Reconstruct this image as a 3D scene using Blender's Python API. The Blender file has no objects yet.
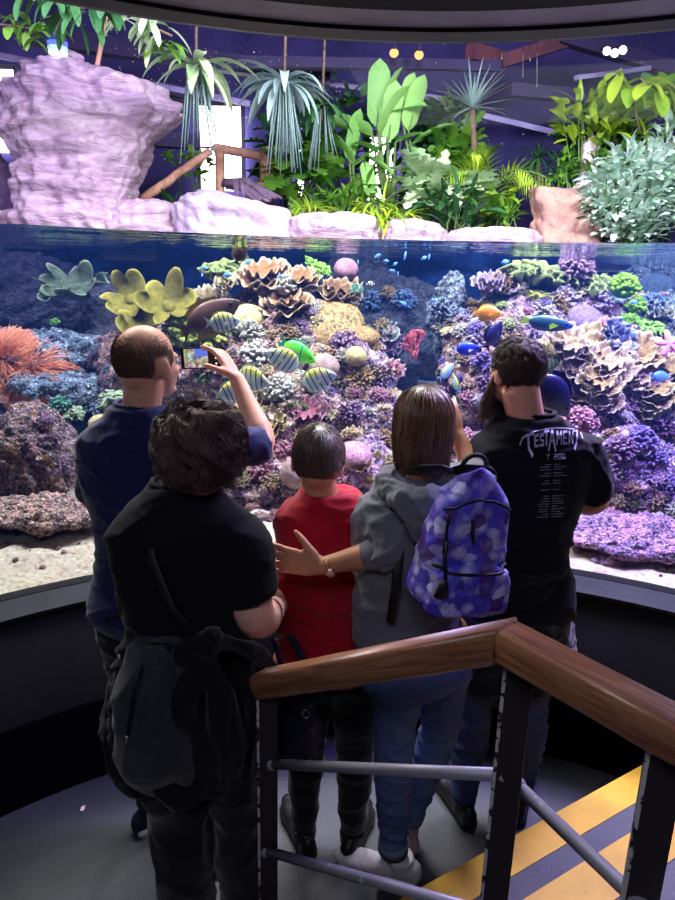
import bpy, math, random
import numpy as np
from mathutils import Vector, Matrix, noise
from mathutils.bvhtree import BVHTree
PI = math.pi
rnd = random.Random(7)
sc = bpy.context.scene
col = sc.collection

# ------------------------------------------------------------------ camera
CAM = np.array([0.0, 0.0, 1.93]); PITCH = math.radians(15); ROLL = math.radians(1.4); FPX = 650.0
_f = np.array([0, math.cos(PITCH), -math.sin(PITCH)]); _r = np.array([1.0, 0, 0]); _u = np.cross(_r, _f)
RX = _r*math.cos(ROLL)+_u*math.sin(ROLL); RU = -_r*math.sin(ROLL)+_u*math.cos(ROLL); RF = _f
cd = bpy.data.cameras.new('camera'); cam = bpy.data.objects.new('camera', cd); col.objects.link(cam)
cd.sensor_fit = 'VERTICAL'; cd.sensor_height = 36; cd.lens = FPX/900*36; cd.clip_start = .05; cd.clip_end = 60
cam.matrix_world = Matrix(((RX[0], RU[0], -RF[0], 0), (RX[1], RU[1], -RF[1], 0), (RX[2], RU[2], -RF[2], 1.93), (0, 0, 0, 1)))
sc.camera = cam

def ray(px, py):
    return RF + (px-337.5)/FPX*RX + (450-py)/FPX*RU
def P(px, py, Y=None, z=None):
    d = ray(px, py)
    t = Y/d[1] if Y is not None else (z-CAM[2])/d[2]
    return Vector(CAM+d*t)

def mpp(p): return (p.y*.966+(1.93-p.z)*.259)/FPX    # metres per photo pixel there
# ------------------------------------------------------------------ materials
def S(r, g, b):
    f = lambda c: (c/255/12.92) if c/255 <= .04045 else ((c/255+.055)/1.055)**2.4
    return (f(r), f(g), f(b), 1)
class NT:
    def __init__(s, name):
        s.m = bpy.data.materials.new(name); s.m.use_nodes = True; s.t = s.m.node_tree; s.t.nodes.clear()
        s.out = s.n('ShaderNodeOutputMaterial')
    def n(s, typ, **kw):
        nd = s.t.nodes.new(typ)
        for k, v in kw.items():
            if k.startswith('_'): setattr(nd, k[1:], v)
            else: s.set(nd, k, v)
        return nd
    def set(s, nd, k, v):
        inp = nd.inputs[int(k[1:])] if k[0] == 'i' and k[1:].isdigit() else nd.inputs[k.replace('_', ' ')]
        if isinstance(v, bpy.types.NodeSocket): s.t.links.new(v, inp)
        else: inp.default_value = v
    def ramp(s, fac, stops):
        r = s.n('ShaderNodeValToRGB', Fac=fac); e = r.color_ramp.elements
        while len(e) < len(stops): e.new(.5)
        for q, (p, c) in zip(e, stops): q.position = p; q.color = c if len(c) == 4 else (*c, 1)
        return r.outputs['Color']
    def noise(s, scale, detail=4, rough=.55, vec=None, dist=0.):
        nd = s.n('ShaderNodeTexNoise', Scale=float(scale), Detail=float(detail), Roughness=rough, Distortion=float(dist))
        s.t.links.new(vec or s.co(), nd.inputs['Vector']); return nd.outputs['Fac']
    def co(s):
        if not hasattr(s, '_co'): s._co = s.n('ShaderNodeTexCoord').outputs['Object']
        return s._co
    def voro(s, scale, feature='F1', vec=None):
        nd = s.n('ShaderNodeTexVoronoi', Scale=float(scale)); nd.feature = feature
        s.t.links.new(vec or s.co(), nd.inputs['Vector']); return nd
    def mix(s, fac, a, b, mode='MIX'):
        nd = s.n('ShaderNodeMix'); nd.data_type = 'RGBA'; nd.blend_type = mode
        for i, v in ((0, fac), (6, a), (7, b)):
            if isinstance(v, bpy.types.NodeSocket): s.t.links.new(v, nd.inputs[i])
            else: nd.inputs[i].default_value = v
        return nd.outputs[2]
    def math(s, op, a, b=0., c=0.):
        nd = s.n('ShaderNodeMath'); nd.operation = op
        for i, v in enumerate((a, b, c)):
            if isinstance(v, bpy.types.NodeSocket): s.t.links.new(v, nd.inputs[i])
            else: nd.inputs[i].default_value = v
        return nd.outputs[0]
    def bump(s, h, strength=.5, dist=.01):
        return s.n('ShaderNodeBump', Height=h, Strength=strength, Distance=dist).outputs['Normal']
    def bsdf(s, **kw):
        b = s.n('ShaderNodeBsdfPrincipled', **kw); s.t.links.new(b.outputs[0], s.out.inputs['Surface']); return b

def pmat(name, c1, c2=None, scale=20, rough=.7, bump=.3, bdist=.005, detail=5, metal=0., lo=.35, hi=.65, bscale=None, sheen=0., sss=0., rim=None, spec=.4, c3=None, trans=0.):
    t = NT(name); c2 = c2 or tuple(x*.7 for x in c1[:3])+(1,)
    nz = t.noise(scale, detail)
    stops = [(lo, c1), (hi, c2)]
    if c3: stops = [(lo, c1), ((lo+hi)/2, c2), (hi, c3)]
    c = t.ramp(nz, stops)
    if rim:
        a = t.n('ShaderNodeAttribute', _attribute_name='rim').outputs['Fac']
        c = t.mix(a, c, rim)
    kw = dict(Base_Color=c, Roughness=rough, Metallic=metal)
    if bump:
        bn = nz if bscale is None else t.noise(bscale, 6)
        kw['Normal'] = t.bump(bn, bump, bdist)
    b = t.bsdf(**kw); b.inputs['Specular IOR Level'].default_value = spec
    if sheen: b.inputs['Sheen Weight'].default_value = sheen; b.inputs['Sheen Roughness'].default_value = .5
    if sss:
        b.inputs['Subsurface Weight'].default_value = sss; b.inputs['Subsurface Radius'].default_value = (.012, .005, .003); b.inputs['Subsurface Scale'].default_value = 1
    if trans:
        tr = t.n('ShaderNodeBsdfTranslucent', Color=c); mx = t.n('ShaderNodeMixShader', i0=trans, i1=b.outputs[0], i2=tr.outputs[0])
        t.t.links.new(mx.outputs[0], t.out.inputs['Surface'])
    return t.m
def emat(name, c, strength):
    t = NT(name); e = t.n('ShaderNodeEmission', Color=c, Strength=strength); t.t.links.new(e.outputs[0], t.out.inputs['Surface']); return t.m

# ------------------------------------------------------------------ mesh builder
class MB:
    def __init__(s): s.v = []; s.f = []; s.mi = []; s.n = 0; s.rim = []
    def add(s, v, f, mi=0, rim=None):
        v = np.asarray(v, float).reshape(-1, 3); s.v.append(v)
        s.f += [tuple(i+s.n for i in q) for q in f]; s.mi += [mi]*len(f)
        s.rim.append(np.zeros(len(v)) if rim is None else np.asarray(rim, float)); s.n += len(v)
        return s
    def grid(s, V, closed_u=False, closed_v=False, mi=0, rim=None):
        V = np.asarray(V, float); a, b = V.shape[:2]; f = []
        for i in range(a if closed_u else a-1):
            for j in range(b if closed_v else b-1):
                i2, j2 = (i+1) % a, (j+1) % b
                f.append((i*b+j, i2*b+j, i2*b+j2, i*b+j2))
        return s.add(V.reshape(-1, 3), f, mi, rim)
    def loft(s, rings, mi=0, cap=True):
        """rings: (k, n, 3) closed rings"""
        V = np.asarray(rings, float); k, n = V.shape[:2]; f = []
        for i in range(k-1):
            for j in range(n):
                j2 = (j+1) % n; f.append((i*n+j, i*n+j2, (i+1)*n+j2, (i+1)*n+j))
        if cap: f.append(tuple(range(n-1, -1, -1))); f.append(tuple((k-1)*n+j for j in range(n)))
        return s.add(V.reshape(-1, 3), f, mi)
    def tube(s, pts, r, seg=10, mi=0, flat=1., up=None, round_=False, cap=True):
        pts = [Vector(p) for p in pts]; n = len(pts)
        r = [r]*n if isinstance(r, (int, float)) else list(r)
        fl = [flat]*n if isinstance(flat, (int, float)) else list(flat)
        if round_:
            d0 = (pts[0]-pts[1]).normalized(); d1 = (pts[-1]-pts[-2]).normalized(); q, rr, ff = [], [], []
            for a in (85, 60, 30): c = math.radians(a); q.append(pts[0]+d0*r[0]*math.sin(c)); rr.append(r[0]*math.cos(c)); ff.append(fl[0])
            q += pts; rr += r; ff += fl
            for a in (30, 60, 85): c = math.radians(a); q.append(pts[-1]+d1*r[-1]*math.sin(c)); rr.append(r[-1]*math.cos(c)); ff.append(fl[-1])
            pts, r, fl, n = q, rr, ff, len(q)
        T = [(pts[min(i+1, n-1)]-pts[max(i-1, 0)]).normalized() for i in range(n)]
        u = Vector(up) if up is not None else (Vector((0, 0, 1)) if abs(T[0].z) < .9 else Vector((0, 1, 0)))
        rings = []
        for i in range(n):
            u = u-T[i]*u.dot(T[i])
            if u.length < 1e-6: u = T[i].orthogonal()
            u.normalize(); w = T[i].cross(u)
            rings.append([tuple(pts[i]+w*(r[i]*math.cos(2*PI*j/seg))+u*(r[i]*fl[i]*math.sin(2*PI*j/seg))) for j in range(seg)])
        return s.loft(rings, mi, cap)
    def ell(s, c, r, rot=None, nu=20, nv=12, mi=0):
        a = np.linspace(0, 2*PI, nu, endpoint=False); b = np.linspace(-PI/2+.02, PI/2-.02, nv)
        A, B = np.meshgrid(a, b)
        V = np.stack([np.cos(B)*np.cos(A)*r[0], np.cos(B)*np.sin(A)*r[1], np.sin(B)*r[2]], -1)
        if rot is not None: V = V @ np.array(rot.to_3x3()).T
        return s.loft(V+np.array(c), mi)
    def box(s, c, d, rot=None, mi=0):
        V = np.array([[x, y, z] for x in (-.5, .5) for y in (-.5, .5) for z in (-.5, .5)])*np.array(d)
        if rot is not None: V = V @ np.array(rot.to_3x3()).T
        return s.add(V+np.array(c), [(0, 1, 3, 2), (4, 6, 7, 5), (0, 4, 5, 1), (2, 3, 7, 6), (0, 2, 6, 4), (1, 5, 7, 3)], mi)
    def bar(s, a, b, w, h, up=(0, 0, 1), mi=0):
        a, b = Vector(a), Vector(b); t = (b-a).normalized(); u = Vector(up); u = (u-t*u.dot(t)).normalized(); x = t.cross(u)
        V = [p+x*(i*w/2)+u*(j*h/2) for p in (a, b) for i, j in ((-1, -1), (1, -1), (1, 1), (-1, 1))]
        return s.add([tuple(q) for q in V], [(3, 2, 1, 0), (4, 5, 6, 7), (0, 1, 5, 4), (1, 2, 6, 5), (2, 3, 7, 6), (3, 0, 4, 7)], mi)
    def xf(s, M):
        A = np.array(M); s.v = [v @ A[:3, :3].T+A[:3, 3] for v in s.v]; return s
    def merge(s, o):
        for v, r in zip(o.v, o.rim): s.v.append(v); s.rim.append(r)
        s.f += [tuple(i+s.n for i in q) for q in o.f]; s.mi += o.mi; s.n += o.n; return s
    def mesh(s, name, off=(0, 0, 0), smooth=True):
        me = bpy.data.meshes.new(name)
        V = np.concatenate(s.v)-np.array(off)
        me.from_pydata(V.tolist(), [], s.f)
        if any(r.any() for r in s.rim):
            at = me.attributes.new('rim', 'FLOAT', 'POINT'); at.data.foreach_set('value', np.concatenate(s.rim))
        me.polygons.foreach_set('material_index', s.mi); me.polygons.foreach_set('use_smooth', [smooth]*len(s.f)); me.update(); return me
def link(name, me, mats, parent=None, loc=None):
    o = bpy.data.objects.new(name, me); col.objects.link(o)
    for m in (mats if isinstance(mats, (list, tuple)) else [mats]):
        if m is not None: me.materials.append(m)
    if parent is not None: o.parent = parent
    if loc is not None: o.location = loc
    return o
def wpos(o):
    p = Vector(o.location); q = o.parent
    while q: p += Vector(q.location); q = q.parent
    return p
def build(name, mb, mats, parent=None, origin=None, smooth=True, bevel=0., proc=None):
    """mb in world coordinates; the object's origin goes to `origin` (parents carry no rotation here)"""
    pw = wpos(parent) if parent is not None else Vector((0, 0, 0))
    org = Vector(origin) if origin is not None else pw
    me = mb.mesh(name, org, smooth)
    o = link(name, me, mats, parent, org-pw)
    if bevel:
        b = o.modifiers.new('b', 'BEVEL'); b.width = bevel; b.segments = 3; b.limit_method = 'ANGLE'; b.harden_normals = False
    return o
def tag(o, label=None, cat=None, group=None, kind=None):
    for k, v in (('label', label), ('category', cat), ('group', group), ('kind', kind)):
        if v: o[k] = v
    return o
def thing(name, loc, label, cat, group=None):
    o = bpy.data.objects.new(name, None); col.objects.link(o); o.location = loc; o.empty_display_size = .1
    return tag(o, label, cat, group)
def struct(name, mb, m, smooth=False, bevel=0.):
    return tag(build(name, mb, m, smooth=smooth, bevel=bevel), kind='structure')
def copy_tree(o, parent=None, kids=None):
    c = o.copy(); col.objects.link(c); c.parent = parent
    for ch in [q for q in list(bpy.data.objects) if q.parent == o]: copy_tree(ch, c)
    return c
def fuse(mb, voxel=.006, smooth=4, disp=None, tri=False):
    """voxel union of all pieces in one MB; returns a MB with one continuous surface"""
    me = mb.mesh('tmp'); o = bpy.data.objects.new('tmp', me); col.objects.link(o)
    r = o.modifiers.new('r', 'REMESH'); r.mode = 'VOXEL'; r.voxel_size = voxel
    if smooth: q = o.modifiers.new('s', 'SMOOTH'); q.factor = .5; q.iterations = smooth
    dg = bpy.context.evaluated_depsgraph_get(); ev = o.evaluated_get(dg); m2 = ev.to_mesh()
    n = len(m2.vertices); V = np.empty(n*3); m2.vertices.foreach_get('co', V); V = V.reshape(-1, 3)
    N = np.empty(n*3); m2.vertices.foreach_get('normal', N); N = N.reshape(-1, 3)
    F = [tuple(p.vertices) for p in m2.polygons]
    ev.to_mesh_clear(); bpy.data.objects.remove(o); bpy.data.meshes.remove(me)
    if disp is not None:
        D = np.array([disp(Vector(v), Vector(nn)) for v, nn in zip(V, N)]); V = V+N*D[:, None]
    out = MB(); out.add(V, F); out.N = N; return out
def fbm(p, sc_=1., o=4):
    return noise.fractal(Vector(p)*sc_, 1., 2., o)
def bvh_of(mb):
    V = np.concatenate(mb.v); return BVHTree.FromPolygons([tuple(v) for v in V], mb.f)
# ------------------------------------------------------------------ the room
GC = (0.19, 0.337); GR = 2.212         # circle of the curved tank front
WZ = 2.066; GZ0 = .80; GZ1 = 2.73
def arc(r, a): return (GC[0]+r*math.sin(a), GC[1]+r*math.cos(a))
A0, A1, NA = math.radians(-100), math.radians(100), 120
angs = np.linspace(A0, A1, NA)
def sweep(profile, rim=None):
    """profile: list of (radius offset from the glass, z) swept along the arc"""
    mb = MB(); V = np.array([[(*arc(GR+dr, a), z) for dr, z in profile] for a in angs]); mb.grid(V, closed_v=True)
    n = len(profile); mb.f += [tuple(range(n)), tuple(range((NA-1)*n+n-1, (NA-1)*n-1, -1))]; mb.mi += [0, 0]; return mb
m_black = pmat('black_panel', S(10, 10, 13), S(14, 14, 18), 6, .6, .15, .002, bscale=150, spec=.12)
m_sill = pmat('sill_grey', S(36, 36, 43), S(30, 30, 36), 14, .6, .1, .001, spec=.15)
m_seal = pmat('seal_black', S(14, 14, 15), rough=.6, bump=0)
m_soffit = pmat('header_grey', S(110, 107, 122), S(90, 87, 100), 5, .5, .1, .001)
m_beamdark = pmat('header_dark', S(11, 10, 14), S(8, 8, 11), 5, .7, .1, .001, spec=.1)
def floor_mat(name, a, b, spk):
    t = NT(name); n1 = t.noise(3, 5); n2 = t.noise(170, 3); v = t.voro(260).outputs['Distance']
    c = t.ramp(n1, [(.3, a), (.7, b)]); c = t.mix(t.ramp(n2, [(.52, (0, 0, 0)), (.7, (.5, .5, .5))]), c, spk)
    t.bsdf(Base_Color=c, Roughness=t.math('ADD', t.math('MULTIPLY', n1, .3), .4), Normal=t.bump(n2, .35, .003)); return t.m
m_floor = floor_mat('vinyl_floor', S(54, 55, 64), S(43, 44, 53), S(84, 85, 96))
m_step = floor_mat('step_vinyl', S(66, 68, 78), S(54, 56, 64), S(96, 97, 108))
FL = MB().box((0, .35, -.1), (5.6, 4.6, .2)); struct('floor', FL, m_floor)
# wall under the window and its shallow plinth
struct('wall_front', sweep([(-.105, 0), (-.105, .335), (-.110, .34), (-.105, .345), (-.105, .76), (.12, .76), (.12, 0)]), m_black, True, 0)
struct('trim_1', sweep([(-.115, .757), (-.118, .772), (-.018, .797), (-.018, .80), (.04, .80), (.04, .757)]), m_sill)
struct('trim_2', sweep([(-.018, .797), (-.006, .812), (.0, .812), (.0, .797)]), m_seal)
# header ring
struct('trim_6', sweep([(-.36, 2.748), (-.36, 2.776), (-.212, 2.776), (-.208, 2.742)]), m_beamdark)
struct('wall_header', sweep([(-.36, 2.775), (-.36, 3.6), (.08, 3.6), (.08, 2.775)]), m_beamdark)
struct('trim_3', sweep([(-.21, 2.742), (-.215, 2.776), (-.10, 2.776), (-.09, 2.735)]), m_soffit)
struct('trim_4', sweep([(-.09, 2.722), (-.09, 2.776), (.06, 2.776), (.06, 2.735), (.0, 2.722)]), m_seal)
cl = MB().box((0, -.1, 3.65), (6.6, 5.6, .1)); struct('ceiling', cl, m_beamdark)
bw = MB().box((0, -2.0, 1.75), (5.4, .1, 3.7)); struct('wall_back', bw, m_black)
struct('wall_left', MB().box((-2.45, -.9, 1.75), (.1, 2.2, 3.7)), m_black)
struct('wall_right', MB().box((2.75, -.9, 1.75), (.1, 2.2, 3.7)), m_black)
# acrylic pane
t = NT('acrylic'); fr = t.n('ShaderNodeFresnel', IOR=1.2)
g = t.n('ShaderNodeBsdfGlossy', Roughness=.02, Color=(1, 1, 1, 1)); tr = t.n('ShaderNodeBsdfTransparent', Color=(.985, .99, 1, 1))
mx = t.n('ShaderNodeMixShader', i0=t.math('MULTIPLY', fr.outputs[0], .6), i1=tr.outputs[0], i2=g.outputs[0]); t.t.links.new(mx.outputs[0], t.out.inputs['Surface']); m_acr = t.m
gl = MB(); gl.grid([[(*arc(GR+.004, a), z) for z in (GZ0-.003, 2.74)] for a in angs]); struct('window_1', gl, m_acr, True)
# the stair: a step and the landing the photographer stands on
e1a, e1b = P(430, 883, z=.17), P(641, 766, z=.17); e2a, e2b = P(528, 897, z=.34), P(634, 832, z=.34)
dx = (e1b-e1a); dx.z = 0; dx.normalize(); nx = Vector((-dx.y, dx.x, 0))
def step(name, pt, z0, z1, back, t0, t1):
    p = Vector((pt.x, pt.y, 0)); V = []
    q = [p+dx*t0, p+dx*t1, p+dx*t1-nx*back, p+dx*t0-nx*back]
    mb = MB(); mb.add([(*v.xy, z) for z in (z0, z1) for v in q], [(3, 2, 1, 0), (4, 5, 6, 7), (0, 1, 5, 4), (1, 2, 6, 5), (2, 3, 7, 6), (3, 0, 4, 7)])
    return mb
def tmax(pt, back, lim=2.095):
    t_ = .2
    while True:
        q = Vector((pt.x, pt.y, 0))+dx*t_
        if math.hypot(q.x-GC[0], q.y-GC[1]) > lim or t_ > 1.7: return t_
        t_ += .005
S1 = struct('floor_step', step('', e1a, 0, .17, .75, -.36, 1.28), m_step, bevel=.004)
S2 = struct('floor_landing', step('', e2a, 0, .34, 1.7, -.46, 1.62), m_step, bevel=.004)
t = NT('yellow_nosing'); nz = t.noise(60, 6, .7); c = t.ramp(t.noise(7, 5), [(.3, S(222, 176, 30)), (.7, S(196, 152, 22))])
c = t.mix(t.ramp(nz, [(.62, (0, 0, 0)), (.75, (.6, .6, .6))]), c, S(96, 84, 50)); t.bsdf(Base_Color=c, Roughness=.55, Normal=t.bump(nz, .2, .002)); m_yel = t.m
tag(build('nosing_strip', step('', e1a, .1702, .1725, .105, -.36, tmax(e1a, .1)), m_yel, smooth=False), 'yellow nosing strip along the edge of the lower step', 'step strip')
tag(build('nosing_strip', step('', e2a, .3402, .3425, .12, -.46, tmax(e2a, .1)), m_yel, smooth=False), 'yellow nosing strip on the landing edge nearest the camera', 'step strip')
# litter fleck on the floor
fk = MB(); c0 = P(83, 808, z=.004); fk.add([c0+Vector(v) for v in ((-.006, -.012, 0), (.004, -.014, 0), (.009, -.002, .002), (.004, .004, 0), (.006, .012, .001), (-.004, .011, 0), (-.008, .002, .002))], [(0, 1, 2, 3, 4, 5, 6)])
tag(build('paper_scrap', fk, pmat('scrap', S(225, 215, 190), bump=0)), 'tiny white paper scrap on the dark floor at left', 'litter')

# ------------------------------------------------------------------ handrail
HR = thing('handrail', P(505, 640, Y=1.01).xy.to_3d(), 'wooden topped handrail with dark flat posts and round grey bars beside the steps', 'handrail')
def woodmat(name, ang, slope=0.):
    t = NT(name); m1 = t.n('ShaderNodeMapping'); t.t.links.new(t.co(), m1.inputs[0]); m1.inputs['Rotation'].default_value = (0, 0, -ang)
    m3 = t.n('ShaderNodeMapping'); t.t.links.new(m1.outputs[0], m3.inputs[0]); m3.inputs['Rotation'].default_value = (0, slope, 0); m2 = t.n('ShaderNodeMapping'); t.t.links.new(m3.outputs[0], m2.inputs[0]); m2.inputs['Scale'].default_value = (1.6, 24, 24)
    w = t.noise(2.6, 9, .68, m2.outputs[0], .5); c = t.ramp(w, [(.3, S(92, 56, 42)), (.48, S(140, 92, 68)), (.7, S(186, 134, 102))])
    t.bsdf(Base_Color=c, Roughness=.32, Normal=t.bump(w, .15, .002)); return t.m
t = NT('post_paint'); nz = t.noise(40, 6, .7); ed = t.n('ShaderNodeAttribute', _attribute_name='rim').outputs['Fac']
c = t.mix(t.ramp(t.math('MULTIPLY', ed, t.noise(16, 5, .75)), [(.45, (0, 0, 0)), (.48, (1, 1, 1))]), S(52, 46, 52), S(208, 208, 212))
t.bsdf(Base_Color=c, Roughness=.45, Metallic=.2, Normal=t.bump(nz, .15, .002)); m_post = t.m
t = NT('grey_pipe'); nz = t.noise(30, 8, .75); c = t.mix(t.ramp(nz, [(.63, (0, 0, 0)), (.65, (1, 1, 1))]), S(146, 146, 160), S(225, 225, 228))
t.bsdf(Base_Color=c, Roughness=.42, Metallic=.1, Normal=t.bump(nz, .1, .001)); m_pipe = t.m
# centre points
q1 = P(267, 683, Y=1.40); q2 = P(505, 641, Y=1.01); q3 = P(654, 722, z=q2.z)
d12 = (q2-q1).normalized(); d23 = (q3-q2).normalized()
ra = q1-d12*.035; rb = q3+d23*.5
jt = q2+Vector((0, 0, 0))
def rail(a, b, ends):
    mb = MB(); t_ = (b-a).normalized(); u = Vector((0, 0, 1)); u = (u-t_*u.dot(t_)).normalized(); x = t_.cross(u)
    prof = []
    w_, h_, r_ = .036, .031, .014
    for cx, cz, a0 in ((1, 1, 0), (-1, 1, 90), (-1, -1, 180), (1, -1, 270)):
        for k in range(5):
            an = math.radians(a0+k*22.5); prof.append((cx*(w_-r_)+r_*math.cos(an), cz*(h_-r_)+r_*math.sin(an)))
    bis = (d12+d23).normalized(); bis.z = 0; bis.normalize()
    rings = []
    def ring(c, f=1., plane=None):
        out = []
        for px_, pz_ in prof:
            p = c+x*(px_*f)+u*(pz_*f)
            if plane is not None: p = p-t_*((p-c).dot(plane)/t_.dot(plane))
            out.append(tuple(p))
        return out
    if ends[0]: rings += [ring(a, .55), ring(a+t_*.004, .8), ring(a+t_*.014, .97), ring(a+t_*.02)]
    else: rings += [ring(a+t_*.0008, 1., bis)]
    if ends[1]: rings += [ring(b)]
    else: rings += [ring(b-t_*.0008, 1., bis)]
    return mb.loft(rings)
build('handrail_top', rail(ra, q2, (1, 0)), woodmat('oiled_wood', math.atan2(d12.y, d12.x), math.asin(d12.z)), HR); build('handrail_top', rail(q2, rb, (0, 1)), woodmat('oiled_wood_b', math.atan2(d23.y, d23.x)), HR)
# flat posts, the narrow edge worn to bare metal
def post(pt, zb, ax):
    ax = Vector(ax).normalized(); ny = Vector((-ax.y, ax.x, 0)); mb = MB(); w_, d_ = .052, .012
    zt = pt.z-.028; zs = np.linspace(zb, zt, 60); V = []; rim = []
    prof = [(-.5, -.5, 1), (-.38, -.5, 1), (-.36, -.5, 0), (.5, -.5, 0), (.5, .5, 0), (-.36, .5, 0), (-.38, .5, 1), (-.5, .5, 1)]
    for z in zs:
        for a, b, r in prof:
            p = Vector((pt.x, pt.y, z))+ax*(a*w_)+ny*(b*d_); V.append(tuple(p)); rim.append(r)
    n = len(prof); mb.grid(np.array(V).reshape(len(zs), n, 3), closed_v=True, rim=rim)
    mb.f += [tuple(range(n-1, -1, -1))]; mb.mi += [0]; return mb
ax = (.93, -.36, 0)
p2b = P(521, 650, Y=1.005); p2b.z = q2.z; p3b = P(670, 731, z=q2.z)
build('post', post(q1, 0, (1, .05, 0)), m_post, HR, smooth=False); build('post', post(p2b, .34, ax), m_post, HR, smooth=False); build('post', post(p3b, .34, ax), m_post, HR, smooth=False)
def foot(pt, z): return MB().box((pt.x, pt.y, z+.005), (.1, .08, .01))
build('base_plate', foot(q1, 0), m_post, HR, smooth=False); build('base_plate', foot(p2b, .34), m_post, HR, smooth=False); build('base_plate', foot(p3b, .34), m_post, HR, smooth=False)
o = Vector((0, 0, 0))
def pipe(a, b, mb=None): return MB().tube([a, a.lerp(b, .5), b], .0125, 14)
a = P(272, 764, Y=q1.y); b = P(505, 775, Y=q2.y); build('cross_bar', pipe(a, b), m_pipe, HR)
a = P(266, 851, Y=q1.y); b = P(498, 916, Y=q2.y); build('cross_bar', pipe(a, b), m_pipe, HR)
a = P(518, 786, Y=q2.y); b = Vector((q3.x, q3.y, a.z)); build('cross_bar', pipe(a, b+(b-a)*1.6), m_pipe, HR)
for p in ((272, 764, q1.y), (266, 851, q1.y), (518, 786, q2.y)):
    c = P(p[0], p[1], Y=p[2]); build('weld', MB().ell(c, (.016, .016, .017)), m_pipe, HR)
# ------------------------------------------------------------------ the tank
m_sand = NT('coral_sand'); t = m_sand
n1 = t.noise(2.2, 6, .6); n2 = t.noise(45, 6, .75); v = t.voro(120).outputs['Color']
c = t.ramp(n1, [(.35, S(214, 206, 180)), (.6, S(190, 178, 160))]); c = t.mix(t.ramp(n2, [(.48, (0, 0, 0)), (.66, (.9, .9, .9))]), c, S(150, 118, 112)); c = t.mix(.3, c, t.mix(.7, v, S(225, 220, 210)), 'MULTIPLY')
c = t.mix(t.ramp(n2, [(.30, (1, 1, 1)), (.40, (0, 0, 0))]), c, S(250, 246, 230))
t.bsdf(Base_Color=c, Roughness=.95, Normal=t.bump(n2, .9, .02)); m_sand = t.m
def sand_z(x, y):
    r = math.hypot(x-GC[0], y-GC[1])-GR
    return .812+.05*max(r, 0)+.045*max(0, min(1, r*2))*(fbm((x*1.6, y*1.6, 3), 1, 4))+.022*fbm((x*9, y*9, 1), 1, 3)*min(1, r*6)
mb = MB(); V = []
for a in np.linspace(math.radians(-88), math.radians(88), 260):
    row = []
    for k in range(90):
        r = GR+.006+3.6*(k/89)**1.5; x, y = arc(r, a); row.append((x, y, sand_z(x, y)))
    V.append(row)
mb.grid(V); sand = build('sand_bed', mb, m_sand); tag(sand, kind='structure')
# tank and hall walls
m_deep = pmat('water_haze_blue', S(24, 62, 128), S(14, 34, 84), 2.2, .9, .9, .06, lo=.3, hi=.7, bscale=7)  # blue haze of the lit water is put into this wall colour
YB = 6.1
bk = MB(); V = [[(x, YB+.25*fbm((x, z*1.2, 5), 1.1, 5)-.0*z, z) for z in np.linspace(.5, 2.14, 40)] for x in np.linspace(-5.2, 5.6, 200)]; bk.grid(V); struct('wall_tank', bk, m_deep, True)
m_hall = pmat('hall_wall', S(70, 62, 130), S(52, 46, 104), 1.5, .9, .1, .01)
hb = MB().box((0, 11.0, 3.6), (16, .2, 7.2)); struct('wall_hall', hb, m_hall)
struct('wall_hall_left', MB().box((-6.2, 6.5, 3.4), (.2, 9.5, 6.8)), m_hall); struct('wall_hall_right', MB().box((6.6, 6.5, 3.4), (.2, 9.5, 6.8)), m_hall)
m_soil = pmat('planting_soil', S(60, 52, 60), S(38, 34, 40), 5, .95, .8, .03)
sb = MB(); V = [[(x, y, 2.16+.06*fbm((x, y, 2), .8, 3)) for y in np.linspace(5.9, 10.9, 30)] for x in np.linspace(-6.1, 6.5, 60)]; sb.grid(V); struct('floor_hall', sb, m_soil, True)
m_roof = pmat('roof_lining', S(62, 52, 112), S(46, 38, 90), 1.2, .85, .1, .01)
rf = MB(); rf.grid([[(-6.2, 2.3, 5.0), (-6.2, 11, 6.6)], [(6.6, 2.3, 5.0), (6.6, 11, 6.6)]]); struct('ceiling_hall', rf, m_roof)
# ---- water: blue absorbing volume with a rippled top seen from below
t = NT('tank_water_volume'); vol = t.n('ShaderNodeVolumeAbsorption', Color=S(120, 190, 235), Density=.22); sca = t.n('ShaderNodeVolumeScatter', Color=S(70, 120, 235), Density=.035, Anisotropy=.3)
ad = t.n('ShaderNodeAddShader', i0=vol.outputs[0], i1=sca.outputs[0]); t.t.links.new(ad.outputs[0], t.out.inputs['Volume'])
m_wvol = t.m
t2 = NT('water_surface'); n1 = t2.n('ShaderNodeMapping'); t2.t.links.new(t2.co(), n1.inputs[0]); n1.inputs['Scale'].default_value = (1, 1.3, 1)
nz = t2.noise(2.2, 4, .6, n1.outputs[0]); bn = t2.bump(nz, .8, .05)
fr = t2.n('ShaderNodeFresnel', IOR=1.33, Normal=bn); gg = t2.n('ShaderNodeBsdfGlossy', Roughness=.03, Color=(.9, .95, 1, 1), Normal=bn); tt = t2.n('ShaderNodeBsdfTransparent')
mx = t2.n('ShaderNodeMixShader', i0=fr.outputs[0], i1=tt.outputs[0], i2=gg.outputs[0]); t2.t.links.new(mx.outputs[0], t2.out.inputs['Surface'])
m_wsurf = t2.m
wa = MB(); aa = np.linspace(math.radians(-86), math.radians(86), 80)
prof = []
top = [[(*arc(GR+.012+(5.2)*(k/6), a), WZ) for k in range(7)] for a in aa]
for r in top:
    for i, p in enumerate(r): r[i] = (p[0], min(p[1], YB+.15), p[2])
ws = MB(); ws.grid(top); tag(build('water_surface', ws, m_wsurf, smooth=True), kind='structure')
vb = MB(); ring = [(*arc(GR+.012, a),) for a in aa]; ring += [(5.4, YB+.3), (-5.0, YB+.3)]
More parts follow.
